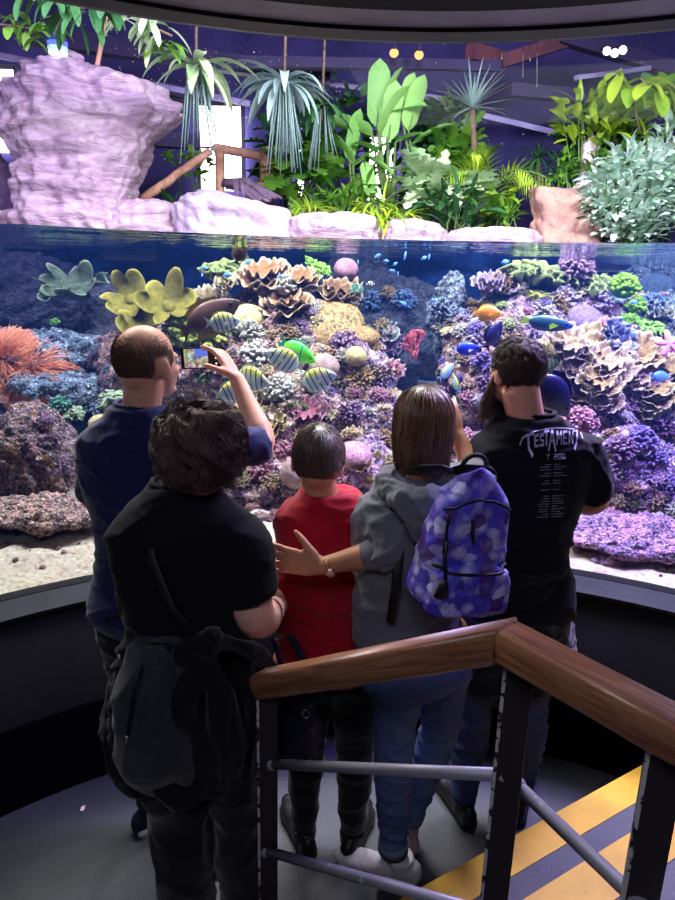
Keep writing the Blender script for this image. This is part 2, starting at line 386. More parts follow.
vb.loft([[(x, y, z) for x, y in ring] for z in (.6, WZ+.002)]); tag(build('tank_water', vb, m_wvol, smooth=False), kind='structure')

# ---- rock material
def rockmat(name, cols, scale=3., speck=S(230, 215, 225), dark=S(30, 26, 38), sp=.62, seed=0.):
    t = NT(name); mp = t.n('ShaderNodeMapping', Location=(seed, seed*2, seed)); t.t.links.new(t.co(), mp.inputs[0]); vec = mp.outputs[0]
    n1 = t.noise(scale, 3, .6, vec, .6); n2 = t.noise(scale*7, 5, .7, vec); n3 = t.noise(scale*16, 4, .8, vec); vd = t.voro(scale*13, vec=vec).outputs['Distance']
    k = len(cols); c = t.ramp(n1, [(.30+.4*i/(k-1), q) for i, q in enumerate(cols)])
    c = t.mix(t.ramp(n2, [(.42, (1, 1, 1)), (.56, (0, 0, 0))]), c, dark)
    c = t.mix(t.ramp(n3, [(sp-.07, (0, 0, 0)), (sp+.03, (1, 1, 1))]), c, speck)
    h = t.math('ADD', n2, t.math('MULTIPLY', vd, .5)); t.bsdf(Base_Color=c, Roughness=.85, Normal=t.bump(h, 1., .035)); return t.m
RM = {
 'purple': rockmat('encrusted_purple', [S(92, 68, 98), S(142, 106, 138), S(180, 146, 162), S(112, 90, 132)], 3, S(226, 208, 232)),
 'pink': rockmat('encrusted_pink', [S(152, 106, 108), S(194, 154, 146), S(114, 82, 92), S(216, 186, 168)], 3.5, S(250, 225, 215), seed=3),
 'brown': rockmat('encrusted_brown', [S(92, 68, 60), S(150, 112, 92), S(120, 82, 96), S(170, 130, 110)], 3, S(235, 215, 190), seed=7),
 'grey': rockmat('blue_grey_rock', [S(70, 88, 110), S(104, 122, 140), S(88, 96, 120), S(130, 146, 156)], 3, S(190, 205, 215), seed=9),
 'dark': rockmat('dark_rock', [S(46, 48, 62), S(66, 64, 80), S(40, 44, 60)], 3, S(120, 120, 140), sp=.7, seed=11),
}
def rock_mb(c, r, seed, amp=.22, nu=120, nv=80, rot=None, freq=1., rough=1., flatb=None):
    """lumpy pitted rock: ellipsoid with layered displacement"""
    A = np.linspace(0, 2*PI, nu, endpoint=False); B = np.linspace(-PI/2+.01, PI/2-.01, nv); V = np.empty((nv, nu, 3)); rm = (r[0]*r[1]*r[2])**(1/3)
    R3 = rot.to_3x3() if rot is not None else None; s0 = Vector((seed*7.3, seed*3.1, seed*1.7))
    for i, b in enumerate(B):
        for j, a in enumerate(A):
            d = Vector((math.cos(b)*math.cos(a), math.cos(b)*math.sin(a), math.sin(b)))
            p = Vector((d.x*r[0], d.y*r[1], d.z*r[2])); q = p*freq/rm+s0
            h = noise.fractal(q*1.1, 1., 2., 2)*1.1+(.5-abs(noise.noise(q*2.6)))*.55+noise.fractal(q*5.5, .8, 2., 3)*.28*rough
            f = noise.voronoi(q*4.2)[0]; h += (f[0]-.35)*-.5*rough; h -= .35*max(0, noise.noise(q*3.3)-.25)*2.4*rough
            p = p+d*(h*amp*rm)
            if R3: p = R3 @ p
            if flatb is not None and p.z < flatb: p.z = flatb
            V[i, j] = (p.x+c[0], p.y+c[1], p.z+c[2])
    return MB().loft(V)
ROCKS = []   # everything corals can sit on
def rock(name, px, py, Y, w, h, dep, seed, mat, label, group=None, amp=.22, nu=110, nv=72, **k):
    """w,h in photo pixels, dep in metres; (px,py) its centre"""
    c = P(px, py, Y=Y); s = math.hypot(c.x, c.y-.0)*0+(Y*.966+(1.93-c.z)*.259)/FPX
    mb = rock_mb(c, (w*s/2, dep/2, h*s/2), seed, amp, nu, nv, **k)
    o = build(name, mb, RM[mat] if isinstance(mat, str) else mat, None, (c.x, c.y, c.z-h*s/2)); tag(o, label, 'rock', group); ROCKS.append(mb); return o
# centre reef
rock('reef_rock', 305, 432, 3.75, 190, 140, .9, 1, 'pink', 'large pink and mauve reef rock forming the lower front of the central reef', nu=240, nv=150)
rock('reef_rock', 283, 362, 4.1, 200, 120, .9, 2, 'brown', 'brown reef rock forming the middle of the central reef, under the plate corals', nu=200, nv=120)
rock('reef_rock', 362, 410, 3.85, 66, 150, .6, 3, 'purple', 'purple encrusted rock at the right flank of the central reef', nu=130, nv=130)
rock('reef_rock', 150, 375, 4.2, 110, 100, .7, 4, 'brown', 'brown rock behind the bald man under the yellow leather coral')
rock('reef_rock', 270, 480, 3.2, 150, 60, .5, 5, 'pink', 'low pink rubble rock at the foot of the central reef')
rock('reef_rock', 345, 470, 3.25, 110, 60, .45, 6, 'purple', 'low purple rock behind the seated sea urchin coral beside the boy')
# right reef
rock('reef_rock', 565, 415, 3.95, 190, 200, 1.0, 11, 'purple', 'large purple and brown reef rock in the middle of the right reef', nu=260, nv=190)
rock('reef_rock', 550, 330, 4.2, 160, 90, .8, 12, 'purple', 'lilac encrusted rock at the crown of the right reef', nu=200, nv=120)
rock('reef_rock', 484, 390, 3.85, 90, 150, .7, 13, 'brown', 'brown sloping rock at the left flank of the right reef', nu=150, nv=150)
rock('reef_rock', 645, 405, 3.8, 140, 110, .8, 14, 'brown', 'brown rock under the tan plate corals at the right edge')
rock('reef_rock', 620, 480, 3.25, 100, 105, .5, 15, 'purple', 'violet boulder beside the elbow of the man in the printed black shirt', nu=150, nv=120)
rock('reef_rock', 668, 500, 3.15, 60, 90, .4, 16, 'purple', 'purple craggy boulder cut by the right edge of the view')
rock('reef_rock', 480, 480, 3.3, 130, 90, .5, 17, 'pink', 'pink rubble rock at the foot of the right reef behind the hooded girl')
rock('reef_rock', 452, 275, 4.9, 44, 60, .5, 18, 'grey', 'blue grey column rock left of the right reef') if False else None
rock('reef_rock', 448, 318, 4.2, 36, 90, .4, 19, 'grey', 'slim blue grey rock column at the left end of the right reef', nu=80, nv=90)
rock('reef_rock', 645, 345, 4.4, 110, 100, .7, 20, 'grey', 'blue grey rock behind the green coral at the right edge')
# left side
rock('reef_rock', 34, 456, 3.0, 86, 92, .5, 21, rockmat('brown_boulder', [S(110, 76, 72), S(160, 118, 108), S(98, 70, 92), S(150, 110, 120)], 5, S(215, 195, 190), seed=13), 'brown knobbly boulder on the sand at the lower left', nu=190, nv=150)
rock('reef_rock', 42, 358, 4.3, 130, 50, .8, 22, 'grey', 'blue grey rock shelf under the orange anemone at the left')
rock('reef_rock', 60, 382, 4.0, 95, 22, .6, 23, 'grey', 'flat overhanging ledge of mauve grey rock at the left')
rock('reef_rock', 82, 392, 3.9, 36, 26, .3, 24, 'grey', 'rounded pale blue stone under the left ledge', nu=70, nv=50)
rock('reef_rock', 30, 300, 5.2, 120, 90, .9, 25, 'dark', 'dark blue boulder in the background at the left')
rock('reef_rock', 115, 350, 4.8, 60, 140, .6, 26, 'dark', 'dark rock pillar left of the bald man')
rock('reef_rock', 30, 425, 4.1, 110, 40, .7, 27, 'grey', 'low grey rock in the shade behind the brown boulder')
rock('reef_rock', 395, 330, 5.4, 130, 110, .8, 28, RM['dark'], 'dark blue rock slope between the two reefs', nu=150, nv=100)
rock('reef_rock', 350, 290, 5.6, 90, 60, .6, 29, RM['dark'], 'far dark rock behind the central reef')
rock('reef_rock', 650, 300, 5.4, 120, 60, .7, 30, 'grey', 'far blue rock at the right under the water surface')
rock('reef_rock', 640, 536, 2.62, 150, 26, .42, 31, rockmat('pink_violet_crust', [S(170, 110, 150), S(206, 150, 190), S(150, 110, 170), S(190, 120, 150)], 6, S(236, 215, 240), seed=17), 'low pink violet mound on the sand at the lower right', nu=150, nv=60)
rock('reef_rock', 40, 512, 2.62, 130, 22, .36, 32, rockmat('pink_brown_crust', [S(160, 110, 110), S(200, 156, 146), S(140, 96, 104), S(220, 190, 170)], 6, S(240, 225, 205), seed=19), 'low pink brown mound on the sand below the brown boulder', nu=150, nv=60)
# rubble strips
def rubmat(name, cols):
    t = NT(name); rd = t.n('ShaderNodeObjectInfo').outputs['Random']; nz = t.noise(2.5, 5, .7); f = t.math('ADD', t.math('MULTIPLY', rd, .6), t.math('MULTIPLY', nz, .5))
    c = t.ramp(f, [(.15+.7*i/(len(cols)-1), q) for i, q in enumerate(cols)]); t.bsdf(Base_Color=c, Roughness=.9, Normal=t.bump(t.noise(6, 5), .9, .3)); return t.m
RUB = {'pink': rubmat('rubble_pink', [S(150, 96, 104), S(206, 156, 150), S(170, 120, 130), S(236, 214, 196)]), 'purple': rubmat('rubble_purple', [S(150, 90, 120), S(200, 140, 176), S(170, 130, 190), S(232, 210, 232)]),
 'grey': rubmat('rubble_grey', [S(96, 110, 112), S(140, 156, 140), S(190, 200, 176)])}
def rubble(px0, px1, py0, py1, n, mat, label, group, smin=.02, smax=.05, seed=1):
    R_ = random.Random(seed)
    protos = [rock_mb((0, 0, 0), (1, .8, .7), seed*10+k, .42, 34, 22, freq=1.6).mesh('rubble_rock') for k in range(4)]
    for me in protos: me.materials.append(RUB[mat])
    for i in range(n):
        px, py = R_.uniform(px0, px1), R_.uniform(py0, py1); p = P(px, py, z=.84)
        if math.hypot(p.x-GC[0], p.y-GC[1]) < GR+.07: continue
        s = R_.uniform(smin, smax); o = bpy.data.objects.new('rubble_rock', protos[i % 4]); col.objects.link(o)
        o.location = (p.x, p.y, sand_z(p.x, p.y)+s*.25); o.scale = (s, s, s); o.rotation_euler = (R_.uniform(-.3, .3), R_.uniform(-.3, .3), R_.uniform(0, 6.28)); tag(o, label, 'rock', group)
rubble(0, 108, 488, 532, 80, 'pink', 'pink encrusted rubble piece on the sand below the brown boulder at left', 'pink rubble at the left', .015, .05, 1)
rubble(575, 675, 520, 558, 85, 'purple', 'purple encrusted rubble piece on the sand at the right of the printed black shirt', 'purple rubble at the right', .015, .05, 2)
rubble(205, 300, 475, 520, 40, 'pink', 'pink rubble piece on the sand between the curly haired woman and the boy', 'pink rubble in the middle', .012, .045, 3)
rubble(0, 125, 530, 580, 36, 'pink', 'small shell fragment on the pale sand at the left', 'shell fragments at the left', .004, .014, 4)
rubble(600, 675, 560, 582, 24, 'purple', 'small mauve fragment on the sand near the glass at the right', 'fragments at the right', .004, .014, 5)
rubble(60, 125, 410, 480, 30, 'grey', 'grey green stone on the sand slope left of the bald man', 'stones left of the bald man', .03, .08, 6)
RB = [bvh_of(m) for m in ROCKS]
def hit(px, py, dflt=3.6):
    """where a line towards this spot of the reef first meets rock: (point, normal)"""
    d = Vector(ray(px, py)).normalized(); best = None
    for b in RB:
        h = b.ray_cast(Vector(CAM), d)
        if h[0] and (best is None or h[3] < best[2]): best = (h[0], h[1], h[3])
    if best: return best[0], best[1]
    return P(px, py, Y=dflt), Vector((0, -.5, .8))
# ------------------------------------------------------------------ corals
def frame(up, spin=0.):
    up = Vector(up).normalized(); q = up.to_track_quat('Z', 'Y').to_matrix().to_4x4(); return q @ Matrix.Rotation(spin, 4, 'Z')
def c_plate(R_, layers=4, ruff=.16, nfold=9, open_=1.0, tilt=.25, thick=.045):
    """whorled plate coral: stacked ruffled shelves with pale growing rims (unit radius)"""
    mb = MB(); nu, nr = 84, 12
    for L in range(layers):
        ph = R_.uniform(0, 6.28); rr = 1-.17*L*R_.uniform(.6, 1.2); cx, cy = R_.uniform(-.22, .22)*(L > 0), R_.uniform(-.22, .22)*(L > 0); z0 = .15*L*R_.uniform(.8, 1.2); n1 = nfold+R_.randint(-2, 2)
        tx, ty = R_.uniform(-tilt, tilt), R_.uniform(-tilt, tilt); sd = R_.uniform(0, 50); a_open = 2*PI*open_
        V = []; rim = []
        for side in (1, -1):
            rows = []
            for i in range(nr+1):
                r = i/nr if side == 1 else 1-i/nr; row = []
                for j in range(nu):
                    a = a_open*j/nu; w = 1+.22*noise.noise((math.cos(a)*1.3+sd, math.sin(a)*1.3, L))+.07*noise.noise((math.cos(a)*5+sd, math.sin(a)*5, L))
                    q = rr*w*r; z = z0+.42*rr*r**1.8+ruff*r**3*math.sin(n1*a+ph+2*noise.noise((math.cos(a)*2, math.sin(a)*2, sd)))+.05*noise.noise((q*6*math.cos(a), q*6*math.sin(a), sd))
                    q *= 1+.10*r*r*math.sin(n1*2*a+ph*2)*.5; x, y = q*math.cos(a)+cx, q*math.sin(a)+cy
                    row.append((x, y, z+tx*x+ty*y-(thick*(1-.5*r) if side < 0 else 0))); rim.append(max(0, (r-.80)/.2)**1.5)
                rows.append(row)
            V += rows
        mb.grid(np.array(V), closed_v=True, rim=rim)
    mb.tube([(0, 0, -.35), (0, 0, .12*layers)], [.42, .3], 12); return mb
def c_leather(R_, lobes=6):
    """thick leather coral: one fleshy rim thrown into deep folds on a stalk"""
    mb = MB(); nu, nr = 160, 16; ph = R_.uniform(0, 6.28); rows = []; rim = []
    for side in (1, -1):
        for i in range(nr+1):
            r = i/nr if side == 1 else 1-i/nr; row = []
            for j in range(nu):
                a = 2*PI*j/nu; k = 1+.18*noise.noise((math.cos(a)*1.2+ph, math.sin(a)*1.2, 0))
                lo = abs(math.cos(lobes*a/2+ph))**.7; q = (.15+.85*r)*k*(1-.42*r*r*(1-lo)); z = .55*r**1.5+.3*r*r*math.sin(lobes*a*.5+ph*2)-.25*r*r*(1-lo)+.2*r*r*noise.noise((math.cos(a)*2+ph, math.sin(a)*2, 4))
                row.append((q*math.cos(a), q*math.sin(a), z-(.12*math.cos(r*1.2) if side < 0 else 0))); rim.append(max(0, (r-.85)/.15))
            rows.append(row)
    mb.grid(np.array(rows), closed_v=True, rim=rim); mb.tube([(0, 0, -.6), (0, 0, -.1), (0, 0, .1)], [.3, .26, .2], 14); return mb
def c_brain(R_, lump=.05):
    return rock_mb((0, 0, .35), (1, 1, .85), R_.random()*9, lump, 64, 40, freq=1., rough=.5)
def c_finger(R_, n=70, l=.5, r=.09, spread=1.):
    """bushy coral: stubby knobbed fingers from one base"""
    mb = MB(); mb.ell((0, 0, .05), (.55, .55, .4), nu=14, nv=8)
    for i in range(n):
        z = R_.uniform(-.05, 1); a = R_.uniform(0, 6.28); s_ = math.sqrt(max(0, 1-z*z)); d = Vector((s_*math.cos(a)*spread, s_*math.sin(a)*spread, z+.15)).normalized()
        b = d*.38; e = d*(.38+l*R_.uniform(.7, 1.15)); m = b.lerp(e, .5)+Vector([R_.uniform(-.06, .06) for _ in range(3)]); rr = r*R_.uniform(.8, 1.25)
        mb.tube([b, m, e], [rr*1.1, rr, rr*.85], 7, round_=True)
        q = len(mb.rim[-1]); mb.rim[-1] = np.clip(np.linspace(-1.2, 1, q), 0, 1)
        if R_.random() < .6:
            d2 = (d+Vector([R_.uniform(-.8, .8) for _ in range(3)])).normalized(); mb.tube([m, m+d2*l*.35], [rr*.8, rr*.7], 6, round_=True)
            q = len(mb.rim[-1]); mb.rim[-1] = np.clip(np.linspace(-.5, 1, q), 0, 1)
    return mb
def c_lettuce(R_, n=16):
    """frilly upright blades"""
    mb = MB()
    for i in range(n):
        a0 = R_.uniform(0, 6.28); bx, by = R_.uniform(-.5, .5), R_.uniform(-.5, .5); w = R_.uniform(.35, .6); h = R_.uniform(.4, .75); lean = R_.uniform(.1, .6); V = []; rim = []; sd = R_.uniform(0, 9)
        for side in (0, 1):
            rows = []
            for k in range(7):
                t_ = k/6 if side == 0 else 1-k/6; row = []
                for j in range(16):
                    u = (j/15-.5)*2; curl = .18*t_*math.sin(u*5+sd); x = u*w*(.45+.55*t_); y = lean*t_*t_*h+curl+.10*u*u; z = h*t_*(1-.25*u*u)+.05*noise.noise((u*4, t_*4, sd))
                    if side: y -= .05
                    ca, sa = math.cos(a0), math.sin(a0); row.append((bx+x*ca-y*sa, by+x*sa+y*ca, z-.05)); rim.append(max(0, (t_-.75)/.25))
                rows.append(row)
            V += rows
        mb.grid(np.array(V), rim=rim)
    return mb
def c_hair(R_, n=500, l=1., droop=.5, r=.012, side=0.):
    mb = MB(); mb.ell((0, 0, .02), (.45, .4, .2), nu=14, nv=8)
    for i in range(n):
        z = R_.uniform(0.05, 1); a = R_.uniform(0, 6.28); s_ = math.sqrt(1-z*z); d = Vector((s_*math.cos(a)+side*.6, s_*math.sin(a), z)).normalized(); p = Vector((s_*math.cos(a)*.35, s_*math.sin(a)*.3, .12*z)); pts = [p]; L = l*R_.uniform(.6, 1.)
        for k in range(5): d = (d+Vector((R_.uniform(-.15, .15)+side*.25, R_.uniform(-.15, .15), -droop*.35))).normalized(); p = p+d*L/5; pts.append(p)
        mb.tube(pts, [r*1.2, r*1.1, r, r, r*.9, r*1.1], 4); mb.rim[-1] = np.repeat(np.linspace(0, 1, 6), 4)
    return mb
def c_fan(R_):
    """soft coral fan: flattened bush of forked branches"""
    mb = MB()
    def br(p, d, l, r, dep):
        e = p+d*l; mb.tube([p, p.lerp(e, .5)+Vector([R_.uniform(-.03, .03) for _ in range(3)]), e], [r, r*.9, r*.8], 6, round_=dep == 0)
        if dep:
            for k in range(3):
                nd = (d+Vector((R_.uniform(-.9, .9), R_.uniform(-.35, .35), R_.uniform(-.2, .7)))).normalized(); br(e, nd, l*.78, r*.75, dep-1)
    for k in range(5): br(Vector((R_.uniform(-.2, .2), 0, -.1)), Vector((R_.uniform(-.9, .9), R_.uniform(-.2, .2), 1)).normalized(), .36, .055, 4)
    return mb
def cm(name, a, b, rim=None, sc_=5, bs=30, bd=.08, bump=.8): return pmat(name, a, b, sc_, .75, bump, bd, rim=rim, bscale=bs, detail=4)
def maze(name, a, b, s_=10):
    t = NT(name); n1 = t.noise(s_, 2, .5, None, 1.5); h = t.math('ABSOLUTE', t.math('SUBTRACT', n1, .5)); c = t.ramp(h, [(.0, a), (.012, a), (.05, b), (.2, b)])
    c = t.mix(.35, c, t.ramp(t.noise(3, 3), [(.3, a), (.7, b)])); t.bsdf(Base_Color=c, Roughness=.75, Normal=t.bump(t.ramp(h, [(0, (0, 0, 0)), (.06, (1, 1, 1))]), .8, .06)); return t.m
CM = {
 'tan': cm('tan_plate', S(196, 140, 92), S(150, 98, 62), S(246, 222, 186)),
 'tanb': cm('brown_plate', S(150, 104, 70), S(110, 74, 54), S(220, 190, 150)),
 'cream': cm('cream_plate', S(226, 200, 150), S(176, 140, 92), S(250, 240, 205)),
 'gold': cm('golden_plate', S(206, 178, 110), S(150, 118, 70), S(245, 232, 180)),
 'olive': cm('olive_leather', S(150, 138, 44), S(110, 104, 36), S(190, 180, 80), bs=60, bd=.03),
 'olive2': cm('pale_green_leather', S(120, 136, 104), S(84, 104, 84), S(196, 214, 176), bs=60, bd=.03),
 'ygreen': cm('yellow_green_coral', S(176, 190, 66), S(120, 140, 44), S(226, 232, 120)),
 'green': cm('bright_green_coral', S(96, 200, 70), S(60, 150, 60), S(190, 250, 110)),
 'lime': cm('lime_green_coral', S(140, 220, 50), S(80, 180, 60), S(220, 255, 90)),
 'teal': cm('teal_coral', S(80, 160, 140), S(50, 110, 106), S(150, 230, 196)),
 'dgreen': cm('moss_green_coral', S(112, 122, 70), S(70, 84, 52), S(176, 196, 120)),
 'white': cm('white_coral', S(214, 206, 190), S(160, 156, 140), S(250, 248, 240)),
 'brain': maze('brain_coral', S(110, 76, 80), S(200, 168, 160)),
 'brainp': maze('pink_brain_coral', S(120, 50, 90), S(232, 170, 190)),
 'brainy': maze('sandy_brain_coral', S(130, 104, 60), S(224, 200, 140)),
 'brown': maze('knobbly_brown_coral', S(80, 58, 34), S(176, 142, 88), 7),
 'violet': cm('violet_coral', S(120, 92, 170), S(86, 62, 130), S(186, 166, 226)),
 'lilac': cm('lilac_coral', S(176, 150, 186), S(132, 106, 152), S(230, 216, 238)),
 'pinkc': cm('pink_coral', S(210, 130, 150), S(160, 86, 110), S(246, 200, 205)),
 'mauve': cm('mauve_coral', S(140, 96, 130), S(96, 64, 100), S(205, 170, 205)),
 'salmon': cm('salmon_soft_coral', S(240, 124, 138), S(214, 92, 112), S(250, 160, 160)),
 'orange': cm('orange_anemone', S(176, 90, 52), S(140, 66, 40), S(226, 140, 110), bump=.2),
 'bluec': cm('blue_coral', S(90, 116, 170), S(60, 80, 130), S(160, 186, 226)),
 'bluegrey': cm('blue_grey_coral', S(120, 140, 170), S(84, 100, 136), S(200, 214, 235)),
}
GEN = {'plate': c_plate, 'leather': c_leather, 'brain': c_brain, 'finger': c_finger, 'lettuce': c_lettuce, 'hair': c_hair, 'fan': c_fan}
NM = {'plate': 'plate_coral', 'leather': 'leather_coral', 'brain': 'brain_coral', 'finger': 'finger_coral', 'lettuce': 'lettuce_coral', 'hair': 'sea_anemone', 'fan': 'fan_coral'}
PROTO = {}; _ci = [0]
def coral(kind, px, py, w, mat, label, group=None, up=None, spin=None, sq=(1, 1, 1), sink=.25, Y=None, name=None, var=3, **k):
    """w: width in photo pixels"""
    _ci[0] += 1; i = _ci[0]; key = (kind, mat, i % var if not k else i)
    if key not in PROTO:
        PROTO[key] = GEN[kind](random.Random(hash(str(kind))*0+len(kind)*31+(i % var)*17 if not k else i), **k).mesh(NM[kind]); PROTO[key].materials.append(CM[mat])
    p, n = hit(px, py, Y or 3.8)
    if Y is not None and p.y > Y+.25: p, n = P(px, py, Y=Y+.1), Vector((0, -.4, 1))
    s = w*mpp(p)/2; u = Vector(up) if up else (n*.6+Vector((0, -.25, 1))).normalized()
    M = Matrix.Translation(p-u*s*sink+Vector((0, 0, 0))) @ frame(u, spin if spin is not None else i*1.37) @ Matrix.Diagonal((s*sq[0], s*sq[1], s*sq[2], 1))
    o = bpy.data.objects.new(name or NM[kind], PROTO[key]); col.objects.link(o); o.matrix_world = M
    tag(o, label, 'anemone' if kind == 'hair' else 'coral', group); return o
FR = (0, -.75, .75)
# --- left: leather corals, anemone, small stones
coral('leather', 72, 282, 66, 'olive2', 'ruffled pale green leather coral high in the blue water at the left', Y=4.3, up=(0, -.75, .6), sq=(1.15, .55, .8), spin=.1, lobes=11)
coral('leather', 52, 293, 30, 'olive2', 'small pale green leather coral left of the ruffled one', Y=4.3, up=FR, lobes=7, sq=(.8, 1, .8))
coral('leather', 128, 296, 56, 'olive', 'tall yellow olive leather coral above the bald man, leftmost of its clump', Y=3.9, up=(-.1, -.9, .5), sq=(.9, .9, 1), spin=1.1)
coral('leather', 168, 302, 60, 'olive', 'folded yellow olive leather coral on the right of its clump above the bald man', Y=3.9, up=(.1, -.9, .6), spin=2.)
coral('leather', 142, 322, 50, 'olive', 'low olive leather coral directly over the bald head', Y=3.8, up=FR, spin=2.6)
coral('finger', 186, 330, 60, 'ygreen', 'bushy yellow green coral between the bald head and the phone', Y=3.7, l=.45, n=90)
coral('finger', 210, 335, 46, 'ygreen', 'yellow green bushy coral just above the phone', Y=3.7, n=80)
coral('finger', 222, 325, 40, 'dgreen', 'moss green finger coral above the phone hand')
coral('hair', 40, 372, 62, 'orange', 'orange long haired anemone draped over the rock ledge at the left', Y=3.95, up=(.15, -.8, .55), name='sea_anemone', n=1700, droop=.9, l=1.25, side=.5, r=.008)
coral('hair', 8, 352, 50, 'orange', 'pinkish orange anemone at the left edge of the view', Y=3.95, up=(.1, -.8, .55), n=1300, droop=.6, l=1.15, side=.5, r=.008)
coral('hair', 10, 392, 30, 'orange', 'small orange anemone hanging below the larger ones at the left edge', Y=3.9, up=(0, -.9, .1), n=400, droop=1., l=1.4)
coral('finger', 55, 322, 12, 'green', 'tiny bright green coral tuft above the orange anemone', Y=4.1, n=40)
coral('finger', 60, 404, 26, 'teal', 'teal coral tuft beside the brown knobbly boulder', Y=3.4, n=60)
coral('lettuce', 76, 415, 26, 'olive2', 'pale green lettuce coral right of the teal tuft', Y=3.4)
coral('lettuce', 116, 400, 40, 'olive2', 'green grey lettuce coral just left of the bald man neck', Y=3.5)
coral('finger', 92, 405, 24, 'bluegrey', 'blue grey coral between the green corals at the left', Y=3.6)
coral('brain', 100, 425, 22, 'brainy', 'small sandy round coral by the left shoulder of the bald man', Y=3.4)
coral('finger', 75, 455, 12, 'teal', 'tiny teal tuft on the right side of the brown boulder', Y=3.1, n=40)
# --- centre reef top
G1 = None
coral('lettuce', 222, 272, 44, 'dgreen', 'mossy green frilly coral at the top left end of the central reef', Y=4.1)
coral('finger', 244, 268, 34, 'dgreen', 'moss green knobbly coral under the hanging dark fish', Y=4.2)
coral('plate', 262, 274, 64, 'tan', 'tan ruffled plate coral topmost on the central reef', Y=4.1, sq=(1, .9, .7))
coral('plate', 226, 282, 30, 'cream', 'pale plate coral at the far left of the tan plates', Y=4.0, sq=(1, .9, .7))
coral('plate', 300, 278, 44, 'tan', 'tan plate coral right of the topmost one', Y=4.1, sq=(1, 1, .7))
coral('finger', 284, 286, 30, 'white', 'white pale blue branching coral among the tan plates', Y=4.0)
coral('plate', 252, 305, 56, 'tan', 'tan ruffled plate coral with white rims in the second tier at left', Y=3.85, sq=(1, 1, .8))
coral('plate', 286, 304, 56, 'tan', 'orange tan plate coral with cream rims in the middle of the second tier', Y=3.85, sq=(1, 1, .8))
coral('lettuce', 316, 270, 36, 'green', 'green leafy coral at the top of the central reef', Y=4.1, up=(.4, -.5, .8))
coral('brain', 346, 270, 24, 'brainp', 'pinkish domed coral behind the green leafy coral', Y=4.4)
coral('plate', 338, 294, 46, 'tanb', 'brown cup shaped plate coral at the right of the upper tier', Y=4.0, sq=(1, 1, .9))
coral('finger', 356, 290, 18, 'teal', 'small pale teal coral on the right edge of the brown cup coral', Y=3.95)
coral('brain', 332, 320, 78, 'brown', 'broad knobbly brown dome coral in the middle of the central reef', Y=3.75, sq=(1, .8, .5), name='dome_coral')
coral('brain', 362, 336, 36, 'brown', 'small knobbly brown dome hanging below the broad one', Y=3.7, sq=(1, .8, .6), name='dome_coral')
coral('finger', 250, 332, 34, 'white', 'cream branching coral over the pink hand side of the phone')
coral('brain', 248, 322, 36, 'brainy', 'yellowish round coral behind the striped fish above the phone', Y=3.75)
coral('finger', 256, 355, 46, 'white', 'white cauliflower coral left of the striped fish pair', n=110, l=.4, r=.1)
coral('finger', 278, 388, 42, 'white', 'cream cauliflower coral below the striped fish', n=110, l=.4, r=.1)
coral('finger', 300, 328, 26, 'mauve', 'mauve branching coral under the second tier of plates')
coral('brain', 324, 368, 30, 'brain', 'round pinkish grey brain coral between the striped fish and the reef flank', Y=3.35)
coral('brain', 356, 357, 22, 'brainy', 'small tan brain coral right of the pinkish grey one', Y=3.45)
coral('finger', 345, 345, 40, 'mauve', 'dark purple branching coral above the small tan brain coral')
coral('finger', 338, 332, 20, 'violet', 'violet coral tuft under the knobbly brown dome')
coral('finger', 374, 345, 22, 'pinkc', 'peach pink coral at the right tip of the central reef')
coral('finger', 388, 340, 20, 'mauve', 'purple knobbed coral at the far right tip of the central reef')
coral('finger', 360, 378, 34, 'brown', 'brown branching coral below the small tan brain coral')
coral('finger', 328, 392, 18, 'violet', 'blue violet sponge tuft under the right striped fish')
coral('plate', 210, 300, 40, 'cream', 'pale plate coral behind the brown curved fish', Y=4.2)
coral('plate', 248, 400, 40, 'gold', 'low golden plate coral behind the raised arm')
coral('plate', 306, 412, 44, 'pinkc', 'pinkish plate coral above the head of the boy')
coral('plate', 270, 425, 40, 'gold', 'beige plate coral right of the raised elbow')
coral('finger', 383, 378, 28, 'lilac', 'lilac coral on the right flank of the central reef')
coral('finger', 395, 405, 26, 'violet', 'violet coral low on the right flank of the central reef')
coral('finger', 352, 412, 30, 'mauve', 'mauve coral above the pink striped urchin shaped coral')
coral('brain', 355, 458, 34, 'brainp', 'round pink brain coral right beside the head of the boy', Y=3.0)
coral('finger', 288, 452, 30, 'pinkc', 'pink coral left of the head of the boy')
coral('brain', 297, 474, 34, 'brain', 'grey pink round coral low between the curly head and the boy', Y=2.95)
coral('finger', 262, 470, 34, 'pinkc', 'pink crusty coral just right of the curly hair', Y=3.0)
coral('lettuce', 376, 437, 30, 'mauve', 'mauve frilly coral left of the hooded girl')
# --- between reefs
coral('fan', 415, 358, 46, 'salmon', 'salmon pink fan of soft coral between the two reefs', Y=3.6, up=(0, -.1, 1), sq=(1.1, .8, 1.1), sink=-.1)
coral('finger', 405, 300, 30, 'bluec', 'dim blue coral in the gap between the reefs', Y=5.2)
coral('finger', 372, 300, 26, 'bluec', 'faint blue coral beyond the tip of the central reef', Y=5.2)
